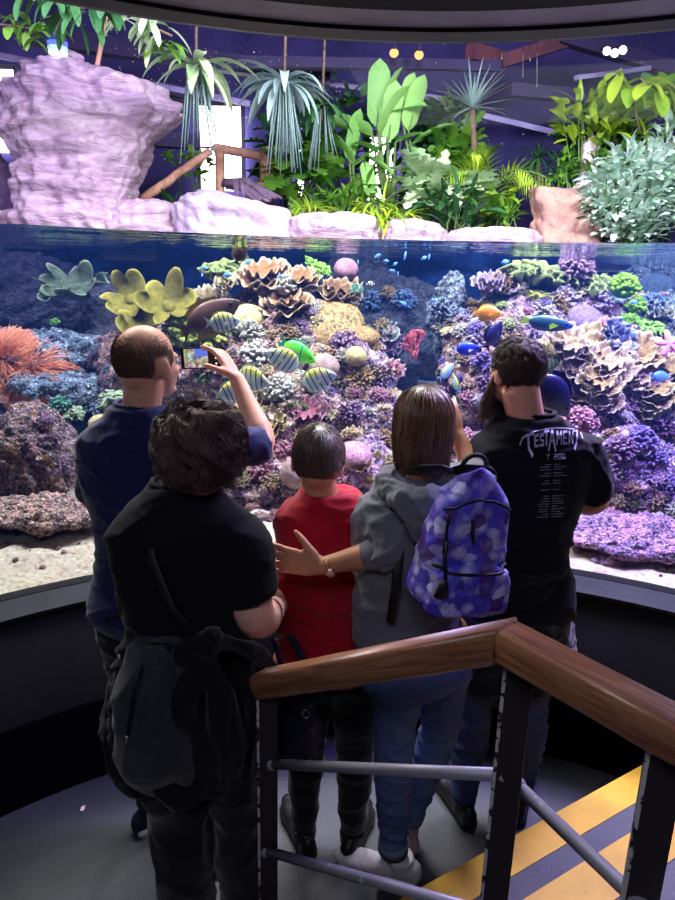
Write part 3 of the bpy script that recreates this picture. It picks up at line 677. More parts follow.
# --- right reef
coral('finger', 441, 310, 30, 'bluegrey', 'blue grey knobbed coral on the slim column left of the right reef', Y=4.0, sq=(.8, .8, 1.3))
coral('finger', 457, 316, 26, 'bluegrey', 'round blue grey coral right of the slim column', Y=4.0)
coral('plate', 488, 285, 34, 'lilac', 'pale lilac plate coral at the upper left of the right reef', Y=4.0)
coral('plate', 505, 282, 28, 'tanb', 'brown cup coral beside the pale lilac plate', Y=4.0, up=(-.3, -.7, .6))
coral('lettuce', 526, 272, 50, 'dgreen', 'mossy green frilly coral on top of the right reef', Y=4.0, n=26)
coral('lettuce', 548, 278, 50, 'dgreen', 'olive frilly coral in the middle of the right reef top', Y=3.95, n=26)
coral('finger', 575, 270, 46, 'mauve', 'purple brown bushy coral on the summit of the right reef', Y=4.05, n=100)
coral('lettuce', 592, 285, 46, 'dgreen', 'olive green frilly coral right of the summit', Y=4.0)
coral('lettuce', 538, 298, 40, 'ygreen', 'light green frilly coral below the right reef top', Y=3.8)
coral('lettuce', 500, 302, 36, 'dgreen', 'greenish coral behind the orange fish', Y=3.85)
coral('finger', 624, 285, 44, 'lime', 'glowing lime green coral at the right end of the reef top', Y=3.85, n=110, l=.35, r=.08)
coral('finger', 636, 305, 30, 'lime', 'lime green coral just below the glowing one', Y=3.8, n=90, l=.35)
coral('finger', 628, 322, 26, 'lime', 'small yellow green coral under the lime corals', Y=3.75, n=70)
coral('lettuce', 652, 330, 44, 'green', 'pale green frilly coral above the pink starfish', Y=3.7)
coral('lettuce', 668, 342, 30, 'green', 'mint frilly coral at the right edge of the view', Y=3.65)
coral('brain', 655, 290, 34, 'bluegrey', 'blue grey dome coral far back at the right', Y=4.9)
coral('finger', 654, 305, 36, 'bluec', 'blue knobbly coral behind the lime corals', Y=4.6, n=90)
coral('brain', 672, 288, 22, 'bluegrey', 'second blue grey dome cut by the right edge', Y=4.9)
coral('plate', 618, 338, 40, 'bluegrey', 'pale grey lilac plate coral right of the green wrasse', Y=3.6, up=(.2, -.9, .4))
coral('brain', 585, 318, 34, 'lilac', 'lilac smooth lump above the tail side of the green wrasse', sq=(1, 1, .7), name='dome_coral')
coral('finger', 600, 300, 32, 'lilac', 'lilac knobbly coral left of the lime corals')
coral('finger', 566, 300, 40, 'lilac', 'pale purple crust coral right above the green wrasse')
coral('finger', 478, 340, 30, 'lilac', 'lilac coral above the blue tang')
coral('finger', 485, 362, 30, 'violet', 'violet coral left of the bearded man hair')
coral('finger', 475, 330, 22, 'violet', 'violet coral under the orange fish')
coral('finger', 468, 398, 22, 'pinkc', 'dark pink round coral above the hooded girl', n=90)
coral('brain', 487, 405, 26, 'lilac', 'pale lilac egg shaped coral left of the beard', Y=3.3, sq=(.8, .8, 1.2), name='dome_coral')
for px, py, w, mt, lb in ((566, 340, 44, 'cream', 'cream plate coral at the upper left of the golden cluster'), (590, 348, 50, 'gold', 'golden plate coral beneath the pale grey lilac plate'), (554, 352, 36, 'gold', 'golden plate coral right beside the bearded man hair'),
    (612, 362, 52, 'cream', 'pale golden plate coral in the middle of the golden cluster'), (640, 352, 50, 'gold', 'yellow gold plate coral left of the pink starfish'), (600, 380, 46, 'gold', 'gold plate coral below the middle of the cluster'),
    (630, 376, 44, 'cream', 'cream plate coral above the brown cup at the right'), (652, 388, 50, 'gold', 'large golden cup coral near the right edge'), (575, 368, 30, 'gold', 'round golden cup coral in the left of the cluster'),
    (648, 402, 40, 'cream', 'cream edged plate coral at the bottom right of the cluster'), (580, 398, 34, 'tanb', 'dark gold plate coral above the shoulder of the printed shirt'), (668, 368, 34, 'gold', 'golden plate coral at the right edge behind the starfish'), (606, 398, 36, 'cream', 'cream plate coral near the violet boulder')):
    coral('plate', px, py, w, mt, lb, up=(0, -.7, .75), sq=(1, 1, .9), Y=3.45 if py < 372 else 3.3)
coral('finger', 560, 385, 36, 'lilac', 'lilac coral beside the dark blue fish behind the bearded man')
coral('finger', 552, 415, 18, 'ygreen', 'yellowish coral under the dark blue fish')
coral('finger', 580, 420, 40, 'pinkc', 'pinkish lilac coral above the shoulder of the printed shirt', n=110, Y=3.1)
coral('finger', 600, 432, 30, 'violet', 'violet coral on the left top of the violet boulder')
coral('finger', 640, 440, 40, 'violet', 'large violet coral on top of the violet boulder', n=120)
coral('finger', 622, 448, 36, 'mauve', 'mauve coral in the middle of the violet boulder', n=110)
coral('finger', 654, 458, 32, 'violet', 'blue violet coral at the right of the violet boulder')
coral('finger', 612, 470, 32, 'mauve', 'dark mauve coral on the front of the violet boulder')
coral('lettuce', 640, 420, 30, 'cream', 'cream frilly coral above the violet boulder')
coral('finger', 664, 425, 30, 'mauve', 'mauve coral at the right edge above the boulder')
coral('lettuce', 655, 480, 30, 'mauve', 'mauve frilly coral low at the right')
coral('finger', 668, 485, 26, 'violet', 'violet coral at the right edge near the sand')
coral('finger', 462, 440, 34, 'pinkc', 'pink coral right above the hood of the girl')
coral('finger', 482, 455, 30, 'lilac', 'lilac coral left of the printed shirt shoulder')
# fillers: small crust corals scattered over both reefs, alike and uncounted one by one
def scatter(n, x0, x1, y0, y1, mats, label, group, seed, s0=9, s1=20):
    R_ = random.Random(seed); c = 0
    for k in range(n*3):
        px, py = R_.uniform(x0, x1), R_.uniform(y0, y1); d = Vector(ray(px, py)).normalized()
        if not any(b.ray_cast(Vector(CAM), d)[0] for b in RB): continue
        kd = R_.choice(('finger', 'finger', 'lettuce', 'plate')); coral(kd, px, py, R_.uniform(s0, s1), R_.choice(mats), label, group, sink=.35); c += 1
        if c >= n: break
scatter(170, 195, 400, 290, 490, ['tan', 'cream', 'gold', 'mauve', 'pinkc', 'white', 'tanb', 'brown', 'dgreen'], 'small crusty coral tuft on the rock of the central reef', 'small coral tufts of the central reef', 41, 11, 28)
scatter(230, 435, 675, 275, 510, ['tanb', 'mauve', 'lilac', 'brown', 'violet', 'tanb', 'pinkc', 'dgreen', 'white', 'gold'], 'small crusty coral tuft on the rock of the right reef', 'small coral tufts of the right reef', 42, 11, 28)
scatter(26, 0, 110, 330, 400, ['bluegrey', 'mauve', 'bluegrey'], 'small blue grey coral tuft on the ledge rocks at the left', 'small coral tufts at the left ledge', 43)
scatter(20, 2, 72, 412, 490, ['mauve', 'brown', 'mauve'], 'small brown coral tuft on the brown knobbly boulder', 'small coral tufts of the brown boulder', 44)

# ------------------------------------------------------------------ fish
def fishmat(name, base, belly=None, stripes=None, pos=(), wid=.02, rough=.35, zs=1.6):
    """colour by place on the fish (local x runs along the body, z up the body)"""
    t = NT(name); sx = t.n('ShaderNodeSeparateXYZ'); t.t.links.new(t.co(), sx.inputs[0]); x, z = sx.outputs[0], sx.outputs[2]
    c = t.ramp(t.math('ADD', t.math('MULTIPLY', z, zs), .5), [(.52, belly or base), (.80, base)])
    if pos:
        xs = t.math('ADD', x, t.math('MULTIPLY', z, .22)); acc = None
        for p in pos:
            m = t.math('LESS_THAN', t.math('ABSOLUTE', t.math('SUBTRACT', xs, p)), wid); acc = m if acc is None else t.math('MAXIMUM', acc, m)
        c = t.mix(acc, c, stripes)
    b = t.bsdf(Base_Color=c, Roughness=rough); return t.m
def fish_proto(name, body_mat, fin_mat, depth=.5, thick=.16, tail=.22, fork=.12, dors=.1, snout=.0, eyem=None, parts=True, dmat=None):
    """unit length fish facing +x"""
    n, m_ = 22, 16; rings = []
    for i in range(n):
        u = i/(n-1); h = depth/2*(math.sin(PI*u**.8)**.75)*(1-.0*u)+.012; w = thick/2*math.sin(PI*u**.75)**.8+.004
        if u > .86 and snout: h *= 1-snout*(u-.86)/.14
        if u < .12: h = max(h, .05*depth/.5)
        x = -.32+.82*u; rings.append([(x, w*math.cos(2*PI*j/m_), h*math.sin(2*PI*j/m_)) for j in range(m_)])
    B = MB().loft(rings)
    def fin(pts, th=.006, mt=None):
        c = np.array(pts); k = len(c); mb = MB(); V = [(x, -th/2, z) for x, z in c]+[(x, th/2, z) for x, z in c]
        mb.add(V, [tuple(range(k-1, -1, -1)), tuple(range(k, 2*k))]+[(i, (i+1) % k, k+(i+1) % k, k+i) for i in range(k)]); return mb
    T = fin([(-.29, -.035), (-.5, -tail), (-.46+fork*.3, -tail*.45), (-.42+fork*.2, 0), (-.46+fork*.3, tail*.45), (-.5, tail), (-.29, .035)])
    top = lambda u: (-.32+.82*u, depth/2*math.sin(PI*u**.8)**.75)
    D = [top(u) for u in (.85, .7, .5, .3, .12)]; D2 = [(x-.05, z+dors*(1 if k else .4)*(.7 if k == 4 else 1)) for k, (x, z) in enumerate(D)]
    DF = fin([(x, z-.02) for x, z in D]+D2[::-1]); AF = fin([(x, -z+.02) for x, z in D[2:]]+[(x-.05, -z-dors*.9) for x, z in D[2:]][::-1])
    root = link(name, B.mesh(name), body_mat); fm = fin_mat; dm = dmat or fin_mat
    link('tail_fin', T.mesh('tail_fin', smooth=False), fm, root); link('dorsal_fin', DF.mesh('dorsal_fin', smooth=False), dm, root); link('anal_fin', AF.mesh('anal_fin', smooth=False), dm, root)
    if parts:
        pf = fin([(.22, -.02), (.06, -.10), (.04, -.03), (.1, .02)], .004)
        for sgn in (1, -1):
            q = MB(); q.merge(pf); q.v = [v.copy() for v in q.v]; q.v[0][:, 1] += sgn*(thick*.5+.01+np.abs(q.v[0][:, 0]-.22)*.3*1); link('pectoral_fin', q.mesh('pectoral_fin', smooth=False), fm, root)
            e = MB().ell((.37, sgn*thick*.30, depth*.07), (.022, .012, .022), nu=10, nv=6); link('eye', e.mesh('eye'), EYE, root)
    return root
EYE = pmat('fish_eye', S(8, 8, 10), S(20, 20, 20), 3, .1, 0)
def put(o, px, py, Y, lpx, yaw=0, pitch=0, roll=0, label='', group=None, cat='fish', sy=1, sz=1, first=False):
    c = o if first else copy_tree(o); p = P(px, py, Y=Y); s = lpx*mpp(p)
    c.location = p; c.rotation_euler = (math.radians(roll), math.radians(-pitch), math.radians(yaw)); c.scale = (s, s*sy, s*sz); tag(c, label, cat, group); return c
fm = lambda n, c, c2=None: pmat(n, c, c2 or c, 10, .45, 0, trans=.35)
st = fish_proto('convict_surgeonfish', fishmat('banded_silver', S(200, 200, 96), S(176, 200, 216), S(14, 16, 26), (-.17, -.05, .08, .21, .34), .014), fm('silver_fin', S(200, 205, 190)), .52, .16, .17, .1, .045)
put(st, 222, 322, 3.05, 36, 12, 4, 0, 'black striped silver fish above the phone, facing right', first=True)
put(st, 286, 360, 3.05, 42, 188, 22, 0, 'black striped silver fish with a green fish behind it, facing left up')
put(st, 316, 380, 3.0, 44, -14, 18, 0, 'black striped silver fish before the round brain coral, facing right')
put(st, 250, 378, 2.95, 46, -30, -10, 0, 'pale striped fish half hidden behind the raised wrist')
put(st, 232, 392, 2.9, 40, 15, 10, 0, 'pale blue fish just under the raised hand, behind the curly hair')
gf = fish_proto('green_parrotfish', fishmat('parrot_green', S(70, 220, 90), S(110, 240, 60), S(30, 70, 130), (.12,), .012), fm('parrot_fin', S(60, 200, 160)), .42, .18, .15, .05, .04)
put(gf, 297, 351, 3.15, 44, -14, -28, 0, 'bright green fish behind the middle striped fish', first=True)
bf = fish_proto('brown_surgeonfish', fishmat('brown_skin', S(96, 66, 62), S(70, 50, 50)), fm('brown_fin', S(110, 84, 70), S(90, 70, 60)), .40, .13, .2, .16, .07, dmat=fm('ochre_fin', S(160, 136, 66)))
put(bf, 208, 318, 3.2, 72, 14, 28, 0, 'large brown fish with an ochre back fin behind the striped fish above the phone', first=True)
put(bf, 240, 252, 3.3, 30, 12, 70, 0, 'dark brown fish pointing up at the water surface with a lettuce leaf in its mouth')
of = fish_proto('orange_fish', fishmat('orange_skin', S(226, 168, 60), S(226, 160, 56)), fm('yellow_fin', S(250, 200, 30)), .5, .16, .2, .14, .06)
put(of, 487, 313, 3.2, 30, -6, -4, 0, 'orange yellow fish above the bearded man to the left', first=True)
tg = fish_proto('blue_tang', fishmat('tang_blue', S(30, 70, 200), S(24, 50, 160)), fm('white_fin', S(220, 230, 250)), .42, .14, .17, .1, .05)
put(tg, 466, 349, 3.1, 30, 8, 2, 0, 'bright blue fish with a white tail above the hooded girl', first=True)
wr = fish_proto('green_wrasse', fishmat('wrasse_green', S(24, 78, 74), S(26, 72, 86), S(30, 60, 200), (.40,), .04, zs=7.), fm('lime_fin', S(170, 220, 60)), .27, .13, .1, .02, .02, dmat=fm('teal_fin', S(30, 110, 120)))
put(wr, 546, 323, 3.15, 54, -4, -6, 0, 'dark green wrasse with a blue face and lime tail above the bearded man', first=True)
dk = fish_proto('dark_surgeonfish', fishmat('midnight_skin', S(22, 26, 74), S(16, 18, 60)), fm('midnight_fin', S(18, 22, 70)), .5, .16, .22, .1, .08)
put(dk, 552, 392, 2.6, 64, 10, -50, 0, 'large dark blue fish behind the right side of the bearded man head', first=True)
put(dk, 493, 336, 3.1, 34, 20, 60, 0, 'small dark fish poking out above the bearded man hair')
sc_ = fish_proto('yellow_blue_fish', fishmat('lemon_skin', S(226, 220, 50), S(150, 200, 210)), fm('sky_fin', S(120, 200, 240)), .4, .12, .18, .16, .05)
put(sc_, 456, 384, 3.0, 20, 120, 60, 0, 'yellow and sky blue fish swimming upright above the hooded girl', first=True)
put(sc_, 455, 405, 2.95, 20, 110, 62, 0, 'yellow and sky blue fish just above the hair of the hooded girl')
put(sc_, 472, 321, 3.4, 10, 60, 20, 0, 'tiny yellow fish left of the orange fish')
put(sc_, 446, 372, 3.2, 24, 30, 40, 0, 'pale thin fish left of the yellow and sky blue pair')
bs = fish_proto('black_white_damsel', fishmat('damsel_skin', S(230, 235, 240), S(230, 235, 240), S(12, 12, 20), (-.2, .08, .34), .07), fm('damsel_fin', S(200, 210, 220)), .55, .16, .17, .06, .05, parts=False)
put(bs, 370, 284, 3.6, 9, 5, 0, 0, 'tiny black and white banded fish right of the central reef', first=True)
put(bs, 314, 304, 3.5, 11, 60, 20, 0, 'tiny dark banded fish between the plate corals')
cb = fish_proto('blue_chromis', fishmat('chromis_blue', S(80, 140, 250), S(120, 190, 250)), fm('chromis_fin', S(90, 150, 250)), .42, .14, .16, .1, .05, parts=False)
put(cb, 424, 258, 3.4, 8, 30, 20, 0, 'bright blue small fish near the surface, left of a close pair', first=True)
for px, py, l, yw, pt, lb in ((429, 257, 8, 70, 40, 'bright blue small fish near the surface, right of a close pair'), (405, 256, 9, 60, 60, 'violet blue small fish under the surface over the gap between the reefs'), (378, 256, 8, 150, -30, 'pale small fish right under the surface over the gap'), (386, 261, 6, 10, 0, 'tiny blue fish right of the pale one under the surface'),
    (358, 262, 7, 100, 20, 'tiny pale blue fish above the banded damsel'), (392, 271, 7, 5, 0, 'tiny blue fish deeper in the gap between the reefs'), (398, 274, 6, 80, 60, 'tiny white blue fish standing upright in the gap'), (404, 304, 8, 160, 30, 'small green blue fish low in the gap'), (395, 264, 6, 30, 30, 'tiny green blue fish in the middle of the gap'),
    (204, 268, 7, 20, 0, 'tiny light blue fish left of the mossy coral'), (202, 275, 6, 80, 30, 'tiny white fish left of the pale plate coral'), (227, 275, 9, 0, 0, 'sky blue small fish over the pale plate coral'), (248, 262, 9, 50, 20, 'blue green small fish right of the hanging dark fish'), (279, 276, 8, 80, 50, 'small blue fish over the white branching coral'),
    (505, 262, 9, 20, 10, 'pale green small fish above the lilac plate coral'), (634, 302, 8, 10, 0, 'small pale lilac fish before the lime corals'), (433, 300, 6, 20, 0, 'tiny blue fish left of the slim grey column')):
    put(cb, px, py, 3.4, l*1.15, yw, pt, 0, lb)
put(cb, 660, 376, 3.1, 22, 5, -10, 0, 'slim yellow edged fish before the golden cup coral at the right edge')
# starfish
sf = MB(); pr = []
for i in range(60):
    a = 2*PI*i/60; pr.append(.28+.72*max(0, math.cos(2.5*(a % (2*PI/5))-0) if False else abs(math.cos(2.5*a)))**1.6)
rings = [[(pr[i]*k*math.cos(2*PI*i/60), pr[i]*k*math.sin(2*PI*i/60), z) for i in range(60)] for k, z in ((.98, 0), (1, .04), (.8, .13), (.4, .2), (.02, .22))]
sf.loft(rings); o = link('starfish', sf.mesh('starfish'), pmat('star_pink', S(236, 150, 190), S(210, 120, 165), 20, .7, .5, .03)); p = P(669, 344, Y=3.15); s = 15*mpp(p)
o.matrix_world = Matrix.Translation(p) @ frame((-.1, -.9, .4), .5) @ Matrix.Diagonal((s, s, s, 1)); tag(o, 'pink starfish clinging at the right edge of the view', 'starfish')
lf = c_lettuce(random.Random(5), 8).mesh('lettuce_leaf'); lf.materials.append(CM['ygreen']); o = bpy.data.objects.new('lettuce_leaf', lf); col.objects.link(o); p = P(241, 243, Y=3.24); s = 9*mpp(p); o.matrix_world = Matrix.Translation(p) @ frame((0, 0, -1)) @ Matrix.Diagonal((s, s, s, 1)); tag(o, 'pale green lettuce leaf floating at the surface over the dark brown fish', 'lettuce leaf')
# ------------------------------------------------------------------ shore and greenery above the water
def leafmat(name, a, b, vein=None, rough=.4, tr=.35):
    t = NT(name); at = t.n('ShaderNodeAttribute', _attribute_name='rim').outputs['Fac']; c = t.mix(at, a, b); c = t.mix(t.ramp(t.noise(30, 3), [(.4, (0, 0, 0)), (.7, (.35, .35, .35))]), c, vein or b)
    bs = t.n('ShaderNodeBsdfPrincipled', Base_Color=c, Roughness=rough); bs.inputs['Specular IOR Level'].default_value = .5; tl = t.n('ShaderNodeBsdfTranslucent', Color=c)
    mx = t.n('ShaderNodeMixShader', i0=tr, i1=bs.outputs[0], i2=tl.outputs[0]); t.t.links.new(mx.outputs[0], t.out.inputs['Surface']); return t.m
LM = {'mid': leafmat('leaf_mid', S(70, 130, 50), S(120, 170, 60)), 'yel': leafmat('leaf_yellow_green', S(104, 150, 40), S(176, 200, 60)), 'dark': leafmat('leaf_dark', S(34, 80, 46), S(64, 116, 66)),
 'silver': leafmat('leaf_silver', S(120, 166, 136), S(216, 232, 226), rough=.3), 'pale': leafmat('leaf_pale', S(150, 186, 140), S(196, 214, 176)), 'ban': leafmat('banana_leaf', S(110, 180, 90), S(160, 210, 120), S(190, 225, 150)), 'blue': leafmat('bluish_leaf', S(120, 150, 150), S(166, 190, 190))}
m_bark = pmat('bark', S(112, 92, 74), S(70, 56, 50), 18, .9, .9, .01)
m_stem = pmat('green_stem', S(90, 120, 60), S(70, 96, 50), 10, .6, .2)
def leaf(mb, p, d, L, W, droop=.5, n=7, fold=.25, shape='lance', tone=None, roll=0., R_=rnd):
    p = Vector(p); d = Vector(d).normalized(); up = Vector((0, 0, 1)); side = d.cross(up)
    side = side.normalized() if side.length > .05 else Vector((1, 0, 0)); side = Matrix.Rotation(roll, 3, d) @ side
    V = []; tone = R_.random() if tone is None else tone
    for k in range(n):
        u = k/(n-1)
        if shape == 'lance': w = W*math.sin(PI*min(1, u*.93+.05))**.8*(1-u*.25)
        elif shape == 'paddle': w = W*min(1, (u*5)**.6 if u < .2 else 1)*(1-max(0, (u-.72)/.28)**2.4)+.002
        elif shape == 'spike': w = W*(1-u)**.7*min(1, .5+u*5)
        elif shape == 'oval': w = W*math.sin(PI*(u*.96+.02))**.6
        elif shape == 'lobed': w = W*math.sin(PI*(u*.94+.04))**.6*(1 if k % 2 else .45)
        nrm = side.cross(d).normalized(); V.append([tuple(p-side*w/2+nrm*fold*w*.5), tuple(p), tuple(p+side*w/2+nrm*fold*w*.5)])
        d = (d+Vector((0, 0, -droop/(n-1)*1.2))).normalized(); p = p+d*L/(n-1)
    mb.grid(np.array(V), rim=np.full(n*3, tone)); return p
def root_thing(name, loc, label, cat, group=None): return thing(name, loc, label, cat, group)
def bushy(name, px, py, Y, wpx, hpx, n, mat, shape, L, W, label, cat='bush', seed=1, droop=.5, stems=7, dep=.6, group=None, mats=None, up=.35, branch=True):
    """a plant with stems rising from the ground and leaves spread in its crown; (px,py) is the crown's centre"""
    R_ = random.Random(seed); c = P(px, py, Y=Y); s = mpp(c); a, b = wpx*s/2, hpx*s/2; base = Vector((c.x, Y, 2.15)) if c.z-b < 3.2 else c+Vector((0, 0, b))
    t = root_thing(name, base, label, cat, group); mb = MB(); st_ = MB()
    for k in range(n):
        while True:
            x, y, z = R_.uniform(-1, 1), R_.uniform(-1, 1), R_.uniform(-1, 1)
            if x*x+y*y+z*z < 1: break
        q = Vector((c.x+x*a, Y+y*dep*a, c.z+z*b)); d = Vector((x+R_.uniform(-.5, .5), y-.35+R_.uniform(-.5, .5), up+R_.uniform(-.6, .6)))
        leaf(mb, q, d, L*R_.uniform(.6, 1.2), W*R_.uniform(.7, 1.2), droop*R_.uniform(.3, 1.5), 7 if shape != 'lobed' else 11, R_.uniform(.1, .4), shape, R_=R_, roll=R_.uniform(-.6, .6))
    for k in range(stems):
        e = Vector((c.x+R_.uniform(-.8, .8)*a, Y+R_.uniform(-.6, .6)*dep*a, c.z+R_.uniform(-.2, .8)*b)); m = base.lerp(e, .5)+Vector((R_.uniform(-.1, .1), 0, R_.uniform(0, .1))); st_.tube([base+Vector((R_.uniform(-.1, .1), 0, 0)), m, e], [.014, .01, .005], 6)
    build('foliage', mb, LM[mat] if isinstance(mat, str) else mat, t); build('stem', st_, m_stem if stems and branch else m_bark, t); return t
# rocks of the shore
m_sandst = NT('carved_sandstone'); t = m_sandst; mp = t.n('ShaderNodeMapping'); t.t.links.new(t.co(), mp.inputs[0]); mp.inputs['Scale'].default_value = (1, 1, 5); mp.inputs['Rotation'].default_value = (.15, .2, 0)
n1 = t.noise(2.2, 8, .65, mp.outputs[0], 1.); n2 = t.noise(9, 8, .7); c = t.ramp(n1, [(.3, S(132, 104, 128)), (.5, S(190, 164, 190)), (.7, S(214, 194, 212))]); c = t.mix(t.ramp(n2, [(.56, (0, 0, 0)), (.7, (.6, .6, .6))]), c, S(170, 128, 110))
t.bsdf(Base_Color=c, Roughness=.85, Normal=t.bump(t.math('ADD', n1, t.math('MULTIPLY', n2, .6)), 1., .05)); m_sandst = t.m
def profile_rock(name, prof, Y, depth, label, mat=m_sandst, seed=1, nu=140, sub=7, strat=.05):
    ys = np.array([p[0] for p in prof], float); xl = np.array([p[1] for p in prof], float); xr = np.array([p[2] for p in prof], float)
    yy = np.linspace(ys[0], ys[-1], len(prof)*sub); rings = []
    for y in yy:
        a, b = P(float(np.interp(y, ys, xl)), y, Y=Y), P(float(np.interp(y, ys, xr)), y, Y=Y); cx, w = (a.x+b.x)/2, (b.x-a.x)/2; z = (a.z+b.z)/2; row = []
        dd = max(.04, min(depth, w*.8))
        for j in range(nu):
            an = 2*PI*j/nu; ca, sa = math.cos(an), math.sin(an); e = .75; x = math.copysign(abs(ca)**e, ca)*w; yv = math.copysign(abs(sa)**e, sa)*dd
            q = Vector((x*1.1+seed*5, yv*1.1, z)); h = strat*(.6*noise.noise(Vector((q.x*.8, q.y*.8, q.z*9)))+.5*noise.noise(Vector((q.x*7, q.y*7, q.z*1.2)))+.35*noise.noise(q*13)+.9*noise.fractal(q*2.2, 1, 2, 4)+.5*(.4-abs(noise.noise(q*4)))); k = 1+h/max(w, .1)
            row.append((cx+x*k, Y+yv*(1+h/dd), z+.4*h))
        rings.append(row)
    mb = MB().loft(rings); lo = min(v[2] for v in rings[-1]); o = build(name, mb, mat, None, (rings[-1][0][0], Y, lo)); return tag(o, label, 'rock')
profile_rock('shore_rock', [(44, 62, 67), (52, 57, 76), (62, 48, 92), (74, 32, 118), (90, 14, 146), (104, 2, 164), (114, -6, 173), (124, -2, 168), (138, 10, 154), (160, 18, 146), (182, 20, 140), (200, 24, 132), (214, 18, 144), (232, 4, 175)], 6.55, .42, 'tall overhanging lavender sandstone rock at the left, standing at the water edge', seed=1, strat=.10, nu=200)
profile_rock('shore_rock', [(150, -30, -2), (165, -40, 8), (190, -40, 16), (232, -40, 24)], 6.9, .4, 'dark purple rock left of the tall overhanging one, cut by the frame', pmat('dull_purple_rock', S(110, 90, 130), S(84, 66, 104), 6, .9, .8, .05), seed=5)  # mottled in two dark purple tones
profile_rock('shore_rock', [(201, 130, 160), (206, 118, 176), (216, 110, 184), (240, 105, 190)], 6.4, .3, 'low lavender ledge between the tall rock and the pale boulder', seed=2, strat=.05)
profile_rock('shore_rock', [(190, 196, 216), (195, 188, 232), (201, 184, 262), (210, 182, 288), (222, 181, 294), (242, 180, 297)], 6.35, .4, 'pale lavender boulder under the bright window', pmat('pale_rock', S(206, 190, 212), S(160, 144, 176), 5, .8, 1, .05), seed=3, strat=.06)
profile_rock('shore_rock', [(214, 300, 352), (218, 292, 372), (226, 290, 380), (244, 288, 382)], 6.35, .3, 'low pink bank rock below the banana plants', seed=4, strat=.06)
profile_rock('shore_rock', [(219, 390, 420), (224, 384, 436), (232, 382, 442), (244, 380, 444)], 6.35, .25, 'pink grey bank rock in the middle of the shore', seed=6, strat=.06)
profile_rock('shore_rock', [(228, 462, 520), (231, 452, 536), (238, 448, 540), (246, 448, 540)], 6.3, .25, 'flat purple ledge rock left of the layered block', seed=7, strat=.03)
profile_rock('shore_rock', [(190, 536, 578), (193, 534, 590), (215, 534, 592), (235, 533, 594), (246, 532, 596)], 6.4, .35, 'layered tan stone block beside the silvery bush', pmat('tan_block', S(168, 132, 118), S(120, 88, 88), 5, .85, 1, .05), seed=8, strat=.06)
profile_rock('shore_rock', [(138, 590, 598), (146, 584, 600), (170, 580, 600), (200, 574, 602)], 7.0, .25, 'tall pale stone post half hidden in leaves at the right', pmat('post_rock', S(206, 186, 196), S(160, 140, 160), 5, .85, 1, .05), seed=9, strat=.05)
lg = MB(); lg.grid([[(x, y, z) for y, z in ((6.16, 2.02), (6.15, 2.09+.012*noise.noise(Vector((x*2, 0, 0)))), (6.2, 2.115), (6.6, 2.16))] for x in np.linspace(-5.4, 5.8, 120)]); tag(build('trim_5', lg, pmat('shore_ledge', S(226, 206, 190), S(190, 160, 150), 6, .8, .7, .03)), kind='structure')
# driftwood rail
m_drift = pmat('driftwood', S(206, 160, 140), S(150, 104, 84), 9, .7, .8, .02)
def log(name, pts, r, label, Y, mat=m_drift, par=None):
    q = [P(x, y, Y=Y+(dy if dy else 0)) for x, y, dy in pts]; mb = MB().tube([q[0].lerp(q[-1], k/8) if len(q) == 2 else q[min(k, len(q)-1)] for k in range(9 if len(q) == 2 else len(q))], r, 9, round_=True)
    for i, v in enumerate(mb.v[0]): mb.v[0][i] = v+np.array(noise.noise_vector(Vector(v)*6))*r*.5
    return tag(build(name, mb, mat, None, q[0]), label, 'wood')
log('driftwood_log', [(143, 200, 0), (208, 152, .2)], .042, 'slanting driftwood pole leaning up from the low ledge', 6.9)
fr_ = thing('wooden_rail', P(236, 200, Y=7.1), 'rustic wooden rail of round poles in front of the bright window', 'fence')
for nm, a, b, r in (('post', (220, 150), (220, 196), .05), ('post', (267, 154), (267, 196), .075), ('top_rail', (216, 148), (272, 158), .045), ('mid_rail', (238, 186), (266, 188), .05)):
    build(nm, MB().tube([P(*a, Y=7.1).lerp(P(*b, Y=7.1), k/5) for k in range(6)], r, 9, round_=True), m_drift, fr_)
rt = MB(); R_ = random.Random(3)
for k in range(14):
    a = P(222+R_.uniform(-6, 20), 183+R_.uniform(-3, 6), Y=6.6); b = P(258+R_.uniform(-20, 24), 199+R_.uniform(-4, 3), Y=6.4); rt.tube([a, a.lerp(b, .4)+Vector((0, 0, .06)), a.lerp(b, .7)+Vector((0, 0, .03)), b], [.02, .03, .025, .012], 7)
tag(build('root_tangle', rt, pmat('grey_root', S(110, 90, 116), S(80, 64, 90), 12, .8, .6)), 'tangle of grey purple roots lying on the pale boulder', 'roots')
log('driftwood_log', [(200, 212, 0), (198, 226, 0)], .03, 'short yellowish stick between the ledge and the pale boulder', 6.1)
# windows and roof of the hall
m_win = emat('daylight', (1, 1, 1, 1), 9.); m_wfr = pmat('window_frame', S(120, 116, 140), bump=0)
def window(n, x0, x1, y0, y1, Y, bars=1):
    a, b = P(x0, y1, Y=Y), P(x1, y0, Y=Y); struct('window_%d' % n, MB().add([(a.x, Y, a.z), (b.x, Y, a.z), (b.x, Y, b.z), (a.x, Y, b.z)], [(0, 1, 2, 3)]), m_win)
    f = MB()
    for k in range(bars): z = a.z+(b.z-a.z)*(k+1)/(bars+1); f.box(((a.x+b.x)/2, Y-.03, z), (b.x-a.x, .03, .03))
    for x in (a.x, b.x): f.box((x, Y-.03, (a.z+b.z)/2), (.06, .05, b.z-a.z))
    f.box(((a.x+b.x)/2, Y-.03, b.z), (b.x-a.x, .05, .06)); struct('trim_%d' % (n+10), f, m_wfr)
window(2, 200, 243, 105, 190, 10.8); window(3, -30, 17, 68, 92, 9.6, 0); window(4, -20, 14, 126, 152, 10.8, 0); window(5, 366, 396, 136, 200, 10.8, 1); window(6, 296, 306, 140, 200, 10.8, 0)
